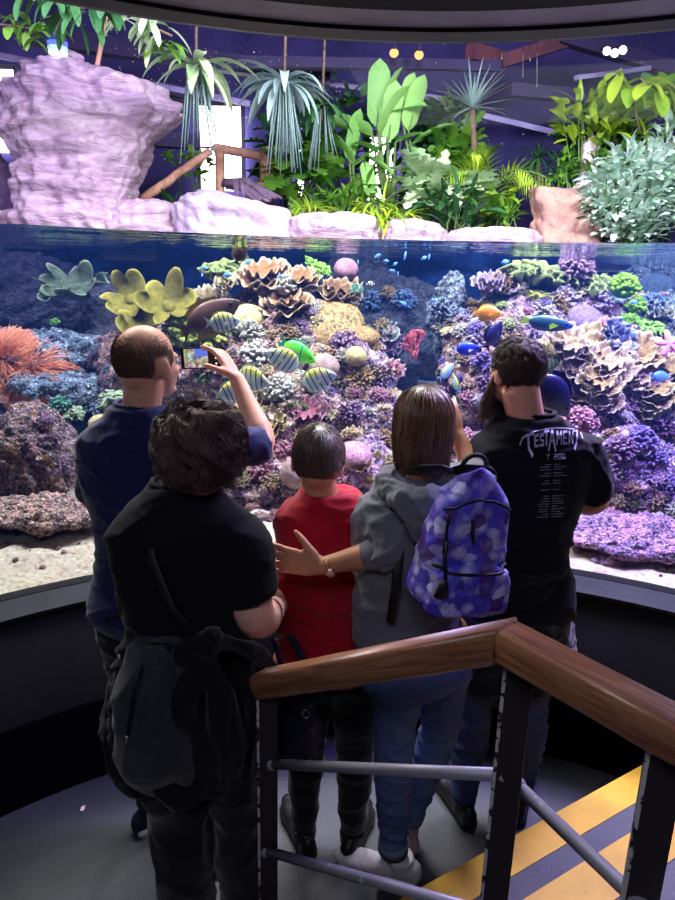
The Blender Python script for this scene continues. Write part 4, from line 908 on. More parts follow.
m_steel = pmat('roof_steel', S(150, 140, 190), S(110, 100, 150), 3, .5, 0); m_steeld = pmat('roof_steel_dark', S(56, 46, 92), S(44, 36, 78), 3, .7, 0); m_rust = pmat('roof_timber', S(112, 62, 78), S(84, 48, 66), 3, .7, .2)
for k, (a, b, w_, mt) in enumerate((((-20, 52), (250, 104), .05, m_steel), ((-20, 92), (60, 104), .06, m_steel), ((20, 34), (330, 78), .16, m_steeld), ((150, 60), (450, 100), .045, m_steel), ((470, 113), (560, 134), .05, m_steel), ((470, 52), (500, 60), .14, m_rust), ((500, 62), (570, 40), .12, m_rust), ((560, 36), (690, 74), .13, m_steeld), ((575, 78), (650, 68), .04, m_steel), ((-20, 128), (200, 142), .14, m_steeld), ((120, 82), (205, 98), .12, m_steeld), ((510, 90), (680, 105), .12, m_steeld), ((240, 62), (500, 66), .09, m_steeld))):
    Y0 = 8.2+.2*(k % 4); o = build('roof_beam', MB().bar(P(*a, Y=Y0), P(*b, Y=Y0+.3), w_, w_*1.2), mt, None, P(*a, Y=Y0), smooth=False); tag(o, kind='structure')
m_spot = emat('spot_glow', (1, 1, .97, 1), 40)
for k, (x, y, lb) in enumerate(((607, 51, 'leftmost of the three glowing spotlights at the upper right'), (615, 53, 'middle one of the three glowing spotlights at the upper right'), (623, 50, 'rightmost of the three glowing spotlights at the upper right'))):
    c = P(x, y, Y=7.6); t = thing('spotlight', c+Vector((0, .06, .06)), lb, 'spotlight'); build('lamp_lens', MB().ell(c, (.036, .02, .036)), m_spot, t)
    build('lamp_housing', MB().tube([c+Vector((0, .02, 0)), c+Vector((0, .14, .05))], [.045, .03], 14), m_steeld, t); build('bracket', MB().bar(c+Vector((0, .1, .04)), c+Vector((0, .1, .3)), .01, .02), m_steeld, t)
for x, y, lb in ((394, 53, 'small round amber reflection under the roof, added as a glowing ball, left one'), (419, 55, 'small amber reflection under the roof, added as a glowing ball, right one')):
    c = P(x, y, Y=8.0); t = thing('amber_spot', c, lb, 'lamp'); build('glow_body', MB().ell(c, (.05, .04, .045)), emat('amber_glow', (1, .6, .2, 1), 1.2), t); build('spot_stem', MB().tube([c+Vector((0, 0, .03)), c+Vector((0, 0, .4))], [.03, .008], 10), m_steeld, t)  # tiny warm reflections, built as glowing amber balls
# hanging nest ferns and branches at the upper left
def nest(px, py, Y, n, L, W, mat, label, seed, roots=40, stemup=True):
    R_ = random.Random(seed); c = P(px, py, Y=Y); t = root_thing('nest_fern', c, label, 'fern'); mb = MB()
    for k in range(n):
        a = R_.uniform(0, 6.28); e = R_.uniform(-.1, 1.2); leaf(mb, c, (math.cos(a), math.sin(a), e), L*R_.uniform(.6, 1.1), W*R_.uniform(.8, 1.1), R_.uniform(.8, 1.9), 9, .3, 'lance', R_=R_)
    build('foliage', mb, LM[mat], t); rb = MB()
    for k in range(roots): x, y = R_.uniform(-.1, .1), R_.uniform(-.08, .08); rb.tube([c+Vector((x*.6, y, 0)), c+Vector((x, y, -L*.5)), c+Vector((x*1.6, y, -L*R_.uniform(.8, 1.4)))], [.008, .008, .003], 4)
    build('root', rb, LM['blue'], t)
    build('stem', MB().tube([c+Vector((0, 0, -.1)), c+Vector((.03, .05, 1.3))], .012, 6), m_bark, t); return t
nest(196, 68, 5.6, 26, .50, .10, 'pale', 'pale green nest fern hanging above the low ledge, left of the blue one', 1, 14)
nest(284, 84, 5.9, 40, .5, .085, 'blue', 'bluish nest fern hanging right of the bright window', 2, 34)
nest(322, 108, 6.4, 24, .4, .08, 'dark', 'small dark hanging fern right of the bluish nest fern', 3, 16)
def branch(pts, Y, n, L, W, mat, label, seed, shape='oval', dr=.9, spread=10):
    R_ = random.Random(seed); q = [P(x, y, Y=Y) for x, y in pts]; t = root_thing('leafy_branch', q[0], label, 'branch'); mb = MB()
    for k in range(n):
        u = R_.random()*(len(q)-1); i = min(int(u), len(q)-2); p = q[i].lerp(q[i+1], u-i)+Vector([R_.uniform(-1, 1)*spread*.006 for _ in range(3)]); leaf(mb, p, (R_.uniform(-1, 1), R_.uniform(-1, .4), R_.uniform(-.6, .5)), L*R_.uniform(.6, 1.1), W*R_.uniform(.7, 1.1), dr, 8, .25, shape, R_=R_)
    build('foliage', mb, LM[mat], t); build('stem', MB().tube(q, .008, 6), m_bark, t)
branch([(-20, 22), (12, 26), (40, 30), (62, 30)], 5.0, 40, .16, .06, 'mid', 'yellow green leafy branch at the far upper left', 11)
branch([(30, -14), (60, -2), (78, 8), (110, 6)], 4.6, 36, .24, .075, 'dark', 'drooping branch of broad green leaves over the tall rock', 12, dr=1.5, spread=12)
branch([(118, 8), (134, 18), (150, 26), (172, 36)], 4.9, 26, .22, .07, 'pale', 'pale leafy branch right of the thin pole at the top', 13, spread=12)
branch([(150, 30), (164, 44), (178, 54)], 5.0, 12, .2, .06, 'mid', 'green twig reaching towards the pale nest fern', 14)
log('thin_pole', [(108, 2, 0), (97, 68, 0)], .022, 'thin wooden pole standing on top of the tall rock', 6.5)
# banana plants
def banana(px, py, pts, label, seed, mat='ban'):
    R_ = random.Random(seed); Y = 7.2; base = P(px, py, Y=Y); base.z = 2.14; t = root_thing('banana_plant', base, label, 'banana plant')
    build('stem', MB().tube([base, base+Vector((0, 0, .5)), base+Vector((.02, 0, .8))], [.07, .05, .03], 10), m_stem, t)
    for (x0, y0, x1, y1, w_, f_, rl) in pts:
        x0, y0 = x0+(x0-x1)*.3, y0+(y0-y1)*.3
        a, b = P(x0, y0, Y=Y), P(x1, y1, Y=Y-.15); mb = MB(); s = mpp(a); d = b-a
        leaf(mb, a, d+Vector((0, 0, .12*d.length)), d.length, w_*s*1.2, .25, 12, f_, 'paddle', tone=R_.uniform(.1, .9), roll=rl, R_=R_); build('leaf', mb, LM[mat], t)
        build('leaf_stalk', MB().tube([base+Vector((0, 0, .5)), base.lerp(a, .6)+Vector((0, 0, .06)), a, a.lerp(b, .3)], [.022, .014, .012, .006], 6), m_stem, t)
banana(392, 190, [(378, 112, 380, 58, 18, .2, 0), (384, 104, 402, 66, 13, .3, .3), (386, 124, 408, 84, 20, .2, .1), (396, 112, 428, 104, 15, .4, .5), (362, 132, 326, 118, 18, .3, .4), (372, 150, 352, 142, 12, .3, 0), (390, 128, 396, 80, 16, .2, -.2), (402, 140, 424, 132, 14, .3, .2)], 'banana plant with tall upright paddle leaves in the middle', 1)
banana(428, 200, [(412, 118, 424, 74, 20, .2, .1), (404, 104, 414, 72, 12, .3, 0), (420, 140, 452, 122, 15, .3, .4), (416, 155, 436, 186, 14, .3, .3)], 'banana plant right of the tallest one', 2)
banana(356, 205, [(352, 150, 360, 108, 14, .2, .2), (348, 158, 330, 132, 13, .3, 0), (362, 160, 392, 140, 15, .3, .3), (366, 170, 372, 200, 12, .3, .2), (372, 160, 394, 176, 13, .4, 0)], 'banana plant leaning left below the tall paddle leaves', 3)
# foliage masses
bushy('monstera_plant', 306, 178, 7.0, 50, 60, 36, 'mid', 'lobed', .34, .28, 'green plant with big split leaves right of the wooden rail', 'houseplant', 21)
bushy('monstera_plant', 292, 160, 7.6, 50, 90, 70, 'dark', 'lobed', .3, .2, 'dark leafy plant beneath the bluish nest fern', 'houseplant', 22)
bushy('leafy_shrub', 330, 140, 7.9, 90, 110, 190, 'dark', 'oval', .2, .08, 'dark shrub filling the space behind the left banana plant', 'bush', 23)
bushy('leafy_shrub', 400, 160, 8.2, 130, 110, 220, 'dark', 'lance', .24, .07, 'dark shrub far behind the banana plants', 'bush', 24)
bushy('leafy_shrub', 350, 200, 6.9, 70, 36, 90, 'mid', 'lance', .25, .05, 'grassy green plant on the bank below the left banana plant', 'bush', 25)
bushy('spider_plant', 312, 212, 6.45, 40, 14, 60, 'yel', 'spike', .22, .03, 'yellow green grassy tuft above the low pink bank rock', 'plant', 26, droop=1.4)
bushy('spider_plant', 375, 214, 6.4, 44, 26, 80, 'yel', 'spike', .3, .035, 'yellow green strappy plant hanging over the shore in the middle', 'plant', 27, droop=1.8)
bushy('spider_plant', 398, 218, 6.35, 26, 24, 40, 'yel', 'spike', .3, .035, 'drooping strappy plant right of the middle one', 'plant', 28, droop=2.)
bushy('philodendron', 440, 190, 6.8, 60, 44, 60, 'pale', 'lobed', .36, .22, 'pale green plant with deeply cut leaves left of the yellow palm', 'houseplant', 29)
bushy('philodendron', 452, 165, 7.3, 60, 50, 70, 'mid', 'lobed', .32, .2, 'green plant with cut leaves under the spiky tree', 'houseplant', 30)
bushy('leafy_shrub', 455, 210, 6.5, 70, 40, 120, 'dark', 'lance', .24, .06, 'dark leafy plant on the bank below the cut leaved plants', 'bush', 31)
bushy('leafy_shrub', 490, 205, 6.7, 44, 40, 110, 'yel', 'oval', .14, .06, 'yellow green small leaved shrub below the yellow palm', 'bush', 32)
bushy('leafy_shrub', 445, 130, 8.0, 60, 60, 110, 'dark', 'oval', .22, .1, 'dark leaves behind the right banana plant', 'bush', 33)
bushy('leafy_shrub', 505, 214, 6.6, 24, 20, 30, 'mid', 'lance', .2, .05, 'small sprout by the thin palm trunk', 'bush', 34)
# spiky tree and palms
def spiky(px, py, pyb, Y, n, L, W, mat, label, seed, droop, shape='spike', trunk=.03):
    R_ = random.Random(seed); c = P(px, py, Y=Y); b = P(px-2, pyb, Y=Y); b.z = max(2.14, b.z) if pyb > 220 else b.z; t = root_thing('spiky_palm', Vector((b.x, b.y, 2.14)), label, 'palm'); mb = MB()
    for k in range(n):
        a = R_.uniform(0, 6.28); e = R_.uniform(-.5, 1.6); leaf(mb, c, (math.cos(a), math.sin(a), e), L*R_.uniform(.7, 1.1), W, droop*R_.uniform(.6, 1.3), 8, .3, shape, R_=R_)
    build('crown', mb, LM[mat], t); build('trunk', MB().tube([Vector((b.x, b.y, 2.14)), Vector((b.x+.03, b.y, (c.z+2.14)/2)), c], [trunk*1.2, trunk, trunk*.9], 8), m_bark, t)
spiky(472, 108, 230, 7.0, 46, .48, .035, 'blue', 'spiky leaved tree with a bare curved trunk', 41, .25)
spiky(538, 158, 230, 7.2, 50, .42, .028, 'dark', 'dark thin palm on a slender trunk left of the layered block', 42, 1.2, trunk=.025)
def palm(px, py, Y, fr, L, mat, label, seed):
    R_ = random.Random(seed); c = P(px, py, Y=Y); base = Vector((c.x, Y, 2.14)); t = root_thing('feather_palm', base, label, 'palm'); mb = MB(); st_ = MB()
    for k in range(fr):
        a = R_.uniform(-.6, 3.7); d = Vector((math.cos(a)*.9, -abs(math.sin(a))*.4, R_.uniform(.5, 1.3))).normalized(); p = c.copy(); pts = [p.copy()]
        for i in range(14):
            d = (d+Vector((0, 0, -.13))).normalized(); p = p+d*L/14; pts.append(p.copy()); sd = d.cross(Vector((0, 1, 0))).normalized()
            for s_ in (1, -1):
                if i > 1: leaf(mb, p, d*.7+sd*s_*1.0+Vector((0, -.2, -.2)), L*.34*math.sin(PI*(i+2)/17), .022, .6, 5, .2, 'spike', R_=R_)
        st_.tube(pts, .007, 5)
    st_.tube([base, c], [.05, .03], 8); build('fronds', mb, LM[mat], t); build('stem', st_, m_stem, t)
palm(492, 190, 6.9, 12, .62, 'yel', 'bright yellow green feather palm right of the spiky tree', 51)
# right side
bushy('broadleaf_shrub', 600, 120, 7.0, 90, 56, 150, 'yel', 'lance', .20, .075, 'shrub with big yellow green leaves at the upper right', 'bush', 61, stems=10)
bushy('broadleaf_shrub', 655, 118, 7.3, 70, 60, 80, 'mid', 'oval', .26, .1, 'green broad leaved shrub at the right edge', 'bush', 62, stems=8)
bushy('broadleaf_shrub', 585, 140, 7.4, 60, 70, 120, 'dark', 'oval', .22, .09, 'darker leaves behind the big yellow green shrub', 'bush', 63, stems=8)
branch([(640, 130), (632, 100), (622, 78), (616, 70)], 6.6, 12, .3, .15, 'yel', 'upright shoot with round green leaves at the upper right', 64, spread=4)
branch([(680, 82), (662, 92), (648, 84), (640, 78)], 6.5, 9, .3, .15, 'yel', 'shoot of bright leaves reaching in from the right', 65, spread=4)
bushy('creeper', 562, 178, 6.9, 28, 60, 90, 'mid', 'oval', .09, .05, 'small leaved creeper growing over the layered block', 'creeper', 66)
bushy('silver_shrub', 636, 196, 6.2, 108, 96, 1100, 'silver', 'oval', .125, .052, 'dense silvery green bush over the water at the right', 'bush', 67, up=.5, stems=20)
bushy('silver_shrub', 670, 160, 6.6, 50, 80, 160, 'silver', 'lance', .17, .05, 'silvery green bush cut by the right edge, behind the dense one', 'bush', 68, up=.5)
bushy('leafy_shrub', 610, 170, 6.9, 70, 60, 120, 'mid', 'lance', .18, .06, 'mid green bush between the silvery bush and the big leaved shrub', 'bush', 69)
bushy('leafy_shrub', 172, 215, 7.0, 30, 30, 40, 'dark', 'lance', .2, .06, 'dark fern like plant behind the low ledge', 'bush', 70)
bushy('leafy_shrub', 190, 165, 7.6, 40, 30, 30, 'mid', 'oval', .16, .07, 'sparse green leaves left of the bright window', 'bush', 71, stems=4)
# droplets and drips on the inner glass above the water
dr = MB(); R_ = random.Random(9)
def gpt(px, py, off=.012):
    d = ray(px, py); r = GR+off; a = d[0]**2+d[1]**2; b = -2*(d[0]*GC[0]+d[1]*GC[1]); c = GC[0]**2+GC[1]**2-r*r; t_ = (-b+math.sqrt(b*b-4*a*c))/2/a; return Vector(CAM+d*t_)
for k in range(520):
    if R_.random() < .7: x, y = R_.gauss(225, 75), R_.gauss(70, 45)
    else: x, y = R_.uniform(0, 675), R_.uniform(20, 200)
    if not (2 < y < 225): continue
    c = gpt(x, y); 
    if c.z > 2.72: continue
    s = R_.uniform(.0009, .0022); dr.ell(c, (s, s*.5, s*1.1), nu=6, nv=4)
for x, y0, y1 in ((523, 44, 76), (530, 40, 60), (537, 42, 86), (502, 42, 58), (640, 30, 44)): dr.tube([gpt(x, y0), gpt(x, y1)], .0012, 5); dr.ell(gpt(x, y1), (.0025, .0015, .0045), nu=8, nv=6)
tag(build('water_droplets', dr, pmat('droplet', S(235, 235, 250), bump=0, rough=.2)), 'fine white droplets and drips on the glass above the water', None, None, 'stuff')
# lamp fixture over the tall rock
bl = thing('blue_lamp', P(57, 30, Y=6.3), 'blue glowing lamp fixture above the peak of the tall rock', 'lamp')
c = P(57, 40, Y=6.3); build('lamp_housing', MB().tube([c+Vector((-.02, 0, .12)), c+Vector((0, 0, -.02))], [.05, .085], 16), pmat('blue_shell', S(30, 40, 150), bump=0, rough=.3), bl)
for k in range(3): build('lamp_ring', MB().tube([c+Vector((0, 0, -.02-.035*k)), c+Vector((0, 0, -.04-.035*k))], .085-.004*k, 16), emat('glow_body%d' % k, ((.1, .15, 1, 1), (.35, .5, 1, 1), (.9, .95, 1, 1))[k], 1.6), bl)
build('cord', MB().tube([c+Vector((-.02, 0, .1)), c+Vector((-.02, 0, 1.6))], .006, 6), m_seal, bl)
# ------------------------------------------------------------------ people
def skinmat(name, c, c2): return pmat(name, c, c2, 14, .48, .08, .002, sss=.12, detail=6, lo=.3, hi=.75)
def cloth(name, c, c2=None, sc_=260, bump=.25, rough=.9, sheen=.25): return pmat(name, c, c2 or tuple(x*.8 for x in c[:3])+(1,), sc_, rough, bump, .001, sheen=sheen, spec=.2)
def hairmat(name, a, b, rough=.35):
    t = NT(name); c = t.mix(t.n('ShaderNodeAttribute', _attribute_name='rim').outputs['Fac'], a, b); bs = t.bsdf(Base_Color=c, Roughness=rough); bs.inputs['Specular IOR Level'].default_value = .6; return t.m
SK = {'fair': skinmat('fair_skin', S(224, 170, 146), S(206, 146, 124)), 'pale': skinmat('pale_skin', S(232, 184, 170), S(216, 160, 148)), 'tan': skinmat('tan_skin', S(206, 150, 118), S(184, 126, 96)), 'olive': skinmat('olive_skin', S(190, 134, 104), S(166, 112, 84))}
m_eyew = pmat('eye_white', S(235, 232, 228), bump=0, rough=.2); m_eyed = pmat('eye_iris', S(50, 34, 24), bump=0, rough=.1)
def lerp(a, b, t_): return a+(b-a)*t_
class Person:
    def __init__(s, label, x, y, yaw, H, w=1., d=1., hyaw=0, hpitch=0, hroll=0, head=None, hs=1., neck=1., lean=(0, 0)):
        s.b = Vector((x, y, 0)); s.H = H; s.w = w; s.d = d; a = math.radians(yaw); s.f = Vector((-math.sin(a), math.cos(a), 0)); s.r = Vector((math.cos(a), math.sin(a), 0)); s.lean = lean; s.hs = hs; s.nk = neck
        s.root = thing('person', s.b, label, 'person')
        L = s.L; J = s.J = {}
        for k, g in (('l', -1), ('r', 1)):
            J['sh'+k] = L(g*.100*H*w, -.004, .795*H); J['el'+k] = L(g*.135*H*w, -.02, .62*H); J['wr'+k] = L(g*.14*H*w, .03, .475*H)
            J['hip'+k] = L(g*.050*H*w, 0, .50*H); J['kn'+k] = L(g*.055*H*w, .01, .275*H); J['an'+k] = L(g*.055*H*w, -.01, .05*H)
        J['neck'] = L(0, -.012, .825*H); J['head'] = Vector(head) if head is not None else L(0, .02, .925*H)
        ya = math.radians(yaw+hyaw); s.HM = Matrix.Rotation(ya, 4, 'Z') @ Matrix.Rotation(math.radians(hpitch), 4, 'X') @ Matrix.Rotation(math.radians(hroll), 4, 'Y')
    def L(s, x, y, z):
        k = max(0, z/s.H-.45)/.4; return s.b+s.r*(x+s.lean[0]*k)+s.f*(y+s.lean[1]*k)+Vector((0, 0, z))
    def hd(s, x, y, z): return s.J['head']+s.HM.to_3x3() @ (Vector((x, y, z))*s.hs)
    SEC = [(.455, .060, .055, 0), (.475, .090, .068, -.004), (.50, .100, .073, -.010), (.53, .099, .070, -.008), (.57, .088, .062, 0), (.61, .082, .058, .002), (.66, .086, .060, 0), (.71, .095, .063, -.002), (.75, .102, .062, -.006), (.785, .104, .057, -.010), (.812, .096, .050, -.012), (.832, .074, .042, -.012), (.85, .052, .037, -.010), (.866, .041, .034, -.006)]
    def torso(s, mb, infl, z0, z1, belly=0., wide=0., flare=0., n=30, e=.82):
        """closed loft of the trunk between heights z0..z1 (fractions of the height)"""
        zs = [q[0] for q in s.SEC]; ks = np.linspace(z0, z1, 26); rings = []
        for z in ks:
            a, b, o = (float(np.interp(z, zs, [q[i] for q in s.SEC])) for i in (1, 2, 3))
            fl = flare*max(0, (.62-z)/.16); a = a*s.H*s.w+infl+wide*max(0, 1-abs(z-.57)/.12)+fl; b = b*s.H*s.d+infl+belly*max(0, 1-abs(z-.6)/.12)+fl*.6
            rings.append([tuple(s.L(math.copysign(abs(math.cos(t_))**e, math.cos(t_))*a, o*s.H+math.copysign(abs(math.sin(t_))**e, math.sin(t_))*b, z*s.H)) for t_ in np.linspace(0, 2*PI, n, endpoint=False)])
        mb.loft(rings)
        if z1 > .8 and infl > 0: s.trap(mb, infl)
        return mb
    def trap(s, mb, infl):
        n_ = s.J['neck']+Vector((0, 0, -.012)); q = []
        for k in 'lr':
            a = s.J['sh'+k]; q.append(a.lerp(n_, .12)+Vector((0, 0, -.006)))
        for a in q: mb.tube([a, a.lerp(n_, .5)+Vector((0, 0, -.004)), n_], [.036+infl, .040+infl*.8, .046+infl*.5], 14, round_=True)
    def arm(s, mb, k, infl=0., t1=2., bulk=1., cut=True, puff=0.):
        """sleeve/arm tube: t in 0..2 (1 = elbow, 2 = wrist)"""
        a, b, c = s.J['sh'+k], s.J['el'+k], s.J['wr'+k]; H = s.H; pts, rr = [], []
        for t_ in np.linspace(0, t1, max(4, int(10*t1))):
            p = a.lerp(b, t_) if t_ <= 1 else b.lerp(c, t_-1)
            if .85 < t_ < 1.15: p = p.lerp((a.lerp(b, .85)+b.lerp(c, .15))/2, .35)
            r = float(np.interp(t_, [0, .25, .6, 1, 1.25, 1.7, 2], [.029, .029, .026, .0225, .0235, .017, .0145]))*H*bulk; pts.append(p); rr.append(r+infl+puff*math.sin(PI*min(1, t_/max(t1, .01)))*.5)
        mb.tube(pts, rr, 16, round_=not cut); mb.ell(a, (rr[0]*1.0,)*3, nu=16, nv=10)
        if cut: pass
        return pts[-1]
    def leg(s, mb, k, infl=0., t0=0., t1=2., bulk=1., wide=0., cut=True):
        a, b, c = s.J['hip'+k], s.J['kn'+k], s.J['an'+k]; H = s.H; pts, rr = [], []
        for t_ in np.linspace(t0, t1, 16):
            p = a.lerp(b, t_) if t_ <= 1 else b.lerp(c, t_-1)
            r = float(np.interp(t_, [0, .3, .7, 1, 1.3, 1.7, 2], [.050, .050, .040, .033, .033, .024, .020]))*H*bulk; pts.append(p); rr.append(r+infl+wide*t_/2)
        mb.tube(pts, rr, 18, round_=not cut); return mb
    def head(s, mb):
        h = s.hd; R = s.HM; q = s.hs
        def E(c, r, rot=None): mb.ell(h(*c), [v*q for v in r], R @ rot if rot is not None else R, 24, 16)
        E((0, -.014, .022), (.077, .098, .092)); E((0, .034, -.03), (.060, .062, .088)); E((0, .048, -.088), (.042, .04, .028)); E((0, -.03, -.035), (.062, .07, .06)); E((0, .072, .012), (.052, .028, .014))
        for g in (-1, 1):
            E((g*.078, .0, -.018), (.009, .02, .033), Matrix.Rotation(g*-.35, 4, 'Z')); E((g*.074, -.004, -.02), (.012, .012, .02)); E((g*.035, .066, -.035), (.022, .02, .02)); E((g*.016, .1, -.04), (.01, .01, .008))
        mb.tube([h(0, .088, .012), h(0, .102, -.012), h(0, .113, -.034)], [.008*q, .010*q, .012*q], 8, round_=True)
        E((0, .094, -.064), (.024, .010, .005)); E((0, .092, -.074), (.020, .010, .006)); E((0, .084, -.098), (.022, .016, .014))
        nb = s.J['neck']; mb.tube([nb-Vector((0, 0, .04)), nb.lerp(h(0, -.025, -.06), .5), h(0, -.02, -.05)], [.036*s.H*s.nk*1.05, .0325*s.H*s.nk, .034*s.H*s.nk], 18)
    def eyes(s):
        for g in (-1, 1):
            e = build('eye', MB().ell(s.hd(g*.031, .082, -.004), (.0125*s.hs,)*3, s.HM), m_eyew, s.root); build('iris', MB().ell(s.hd(g*.031, .0905, -.004), (.006*s.hs, .005*s.hs, .006*s.hs), s.HM), m_eyed, e)
    def body(s, mat, hands=(), bulk=1., armbulk=1., extra=None, voxel=.0062):
        mb = MB(); s.torso(mb, -.010, .455, .85); s.head(mb)
        for k in 'lr': s.arm(mb, k, bulk=armbulk, cut=False); s.leg(mb, k, bulk=bulk*.94, cut=False)
        for h in hands: hand(mb, **h)
        if extra: extra(mb)
        out = fuse(mb, voxel, 3); s.bodymesh = build('body', out, mat, s.root); s.eyes(); return out
def hand(mb, W, d, n, t, curls=(.3, .35, .4, .45), curl=None, s=1., thumb=(.5, .8, .25), spread=.06, thcurl=.15):
    """palm, four unequal bent fingers and a thumb; d fingers' direction, n palm side, t thumb side"""
    W, d, n, t = Vector(W), Vector(d).normalized(), Vector(n), Vector(t); n = (n-d*n.dot(d)).normalized(); t = (t-d*t.dot(d)-n*t.dot(n)).normalized()
    mb.tube([W-d*.02*s, W+d*.015*s, W+d*.045*s, W+d*.082*s], [.024*s, .030*s, .039*s, .038*s], 16, flat=[.72, .5, .36, .32], up=n, round_=True)
    mb.ell(W+d*.035*s+t*.022*s+n*.008*s, (.018*s,)*3)
    for i, (o, L, r) in enumerate(((.029, .074, .0088), (.010, .082, .0090), (-.010, .077, .0086), (-.028, .062, .0078))):
        p = W+d*.072*s+t*o*s; dd = (d+t*(spread*(1.5-i)*.9)).normalized(); pts = [p]; rr = [r*s*1.1]; c = curls[i]
        q = p+dd*.016*s; pts.append(q); rr.append(r*s)
        for k, fr in enumerate((.46, .30, .24)):
            ax = dd.cross(n).normalized(); dd = Matrix.Rotation(c*(.6 if k == 0 else 1.), 3, ax) @ dd; q = q+dd*L*fr*s; pts.append(q); rr.append(r*s*(.95, .88, .74)[k])
        mb.tube(pts, rr, 9, round_=True)
    p = W+d*.022*s+t*.026*s; dd = (d*thumb[0]+t*thumb[1]+n*thumb[2]).normalized(); pts = [p]; rr = [.014*s]
    for L, r in ((.034, .0115), (.028, .0105), (.022, .0085)): p = p+dd*L*s; pts.append(p); rr.append(r*s); dd = (dd+d*thcurl+n*thcurl).normalized()
    mb.tube(pts, rr, 10, round_=True)
def wrinkle(amp, sc_=9., dirs=(1, 1, 2.2), seed=0., fine=.3):
    o = Vector((seed, seed*.7, 0))
    def f(v, n):
        q = Vector((v.x*dirs[0], v.y*dirs[1], v.z*dirs[2]))*sc_+o; w = noise.noise_vector(q*.35)*1.3; a = (1-min(1, abs(noise.noise(q*.8+w))*3.))**2; b = (1-min(1, abs(noise.noise(q*1.7+w*1.5))*3.))**2; return amp*(a*1.5+b*.6-.5+noise.noise(q*.4+w)*1.)+amp*fine*noise.noise(q*3)
    return f
# ---- hair
HR3 = (.080, .101, .096)
def hair(s, n, mat, length, radius=.0022, puff=.0, curl=0., curlf=30., seg=12, mask=None, drop=True, crown=(0, -.25, 1), seed=1, name='hair', cap=True, swirl=0., lift=.004, jitter=.15, capmat=None, thmax=1.9, fringe=None, wave=0., clump=1, cspread=.06):
    """strands that run from the crown over the skull and then fall"""
    R_ = random.Random(seed); mb = MB(); C0 = Vector((0, -.014, .022)); cr = Vector(crown).normalized(); cx = cr.cross(Vector((1, 0, 0))).normalized(); cy = cr.cross(cx); down = s.HM.to_3x3().inverted() @ Vector((0, 0, -1))
    def surf(th, ph, off): d = cr*math.cos(th)+(cx*math.cos(ph)+cy*math.sin(ph))*math.sin(th); return C0+Vector((d.x*(HR3[0]+off), d.y*(HR3[1]+off), d.z*(HR3[2]+off))), d
    made = 0; tries = 0
    while made < n and tries < n*6:
        tries += 1; th0 = math.acos(1-R_.random()*(1-math.cos(thmax))); ph0 = R_.uniform(0, 2*PI); p, d = surf(th0, ph0, 0)
        if mask and not mask(d, R_): continue
        if made % clump == 0: g_ = (th0, ph0, R_.uniform(0, 6.28), curlf*R_.uniform(.75, 1.3), R_.uniform(.3, 1.15), R_.random(), (length(d, R_) if callable(length) else length*R_.uniform(.75, 1.05)))
        else:
            th0 = max(.02, g_[0]+R_.gauss(0, cspread)); ph0 = g_[1]+R_.gauss(0, cspread)/max(.25, math.sin(g_[0]))
        made += 1; L = g_[6]*R_.uniform(.9, 1.08); pts = []; step_ = L/seg; th = th0; ph = ph0+R_.gauss(0, .03); pf = puff*g_[4]*R_.uniform(.9, 1.1); cph = g_[2]+R_.gauss(0, .18); off = lift*.3; fall = None; cf = g_[3]
        for k in range(seg+1):
            u = k/seg; off = lift*min(1, u*3)+pf*min(1, u*2.2)
            if fall is None:
                p, d = surf(th, ph, off)
                if drop and th > 1.45 and d.z < .15: fall = p.copy(); fd = d.copy()
                th += step_/.095; ph += swirl*step_*10*(.5+R_.random()*jitter)
                if not drop and th > 2.35: th = 2.35
            else:
                fall = fall+down*step_+Vector((fd.x, fd.y, 0))*(-.10*step_ if u > .6 else .06*step_); p = fall.copy()
            if curl:
                e1 = d.cross(Vector((0, 0, 1))+Vector((.01, 0, 0))).normalized(); a = cph+u*L*cf; p = p+(e1*math.cos(a)+d*math.sin(a)*.6+down*math.sin(a*1.3)*.35)*curl*min(1, u*4)
            if wave: p = p+d.cross(Vector((0, 0, 1))).normalized()*wave*math.sin(u*9+cph)*u
            if fringe: p = fringe(p, u, d)
            pts.append(s.hd(*p))
        r = radius*s.hs*R_.uniform(.7, 1.2); mb.tube(pts, [r*(1-.75*(k/seg)**2) for k in range(seg+1)], 3); tone = (g_[5]*.7+R_.random()*.3 if clump > 1 else R_.random())
        mb.rim[-1] = np.full(len(mb.v[-1]), tone)
    o = build(name, mb, mat, s.root); return o
def cap_shell(s, mat, off, mask, name, nu=56, nv=40, rough_=0., thk=.004):
    """scalp cover under the strands"""
    V = []; C0 = Vector((0, -.014, .022)); mb = MB(); idx = {}; vs = []; fs = []
    for i in range(nv+1):
        th = PI*i/nv
        for j in range(nu):
            ph = 2*PI*j/nu; d = Vector((math.sin(th)*math.cos(ph), math.sin(th)*math.sin(ph), math.cos(th))); idx[i, j] = (d, C0+Vector((d.x*(HR3[0]+off), d.y*(HR3[1]+off), d.z*(HR3[2]+off)))*(1+rough_*noise.noise(d*5)))
    R_ = random.Random(0)
    for i in range(nv):
        for j in range(nu):
            c = [idx[i, j], idx[i+1, j], idx[i+1, (j+1) % nu], idx[i, (j+1) % nu]]
            if all(mask(q[0], None) for q in c): b = len(vs); vs += [tuple(s.hd(*q[1])) for q in c]; fs.append((b, b+1, b+2, b+3))
    mb.add(vs, fs, rim=np.full(len(vs), .1)); return build(name, mb, mat, s.root)
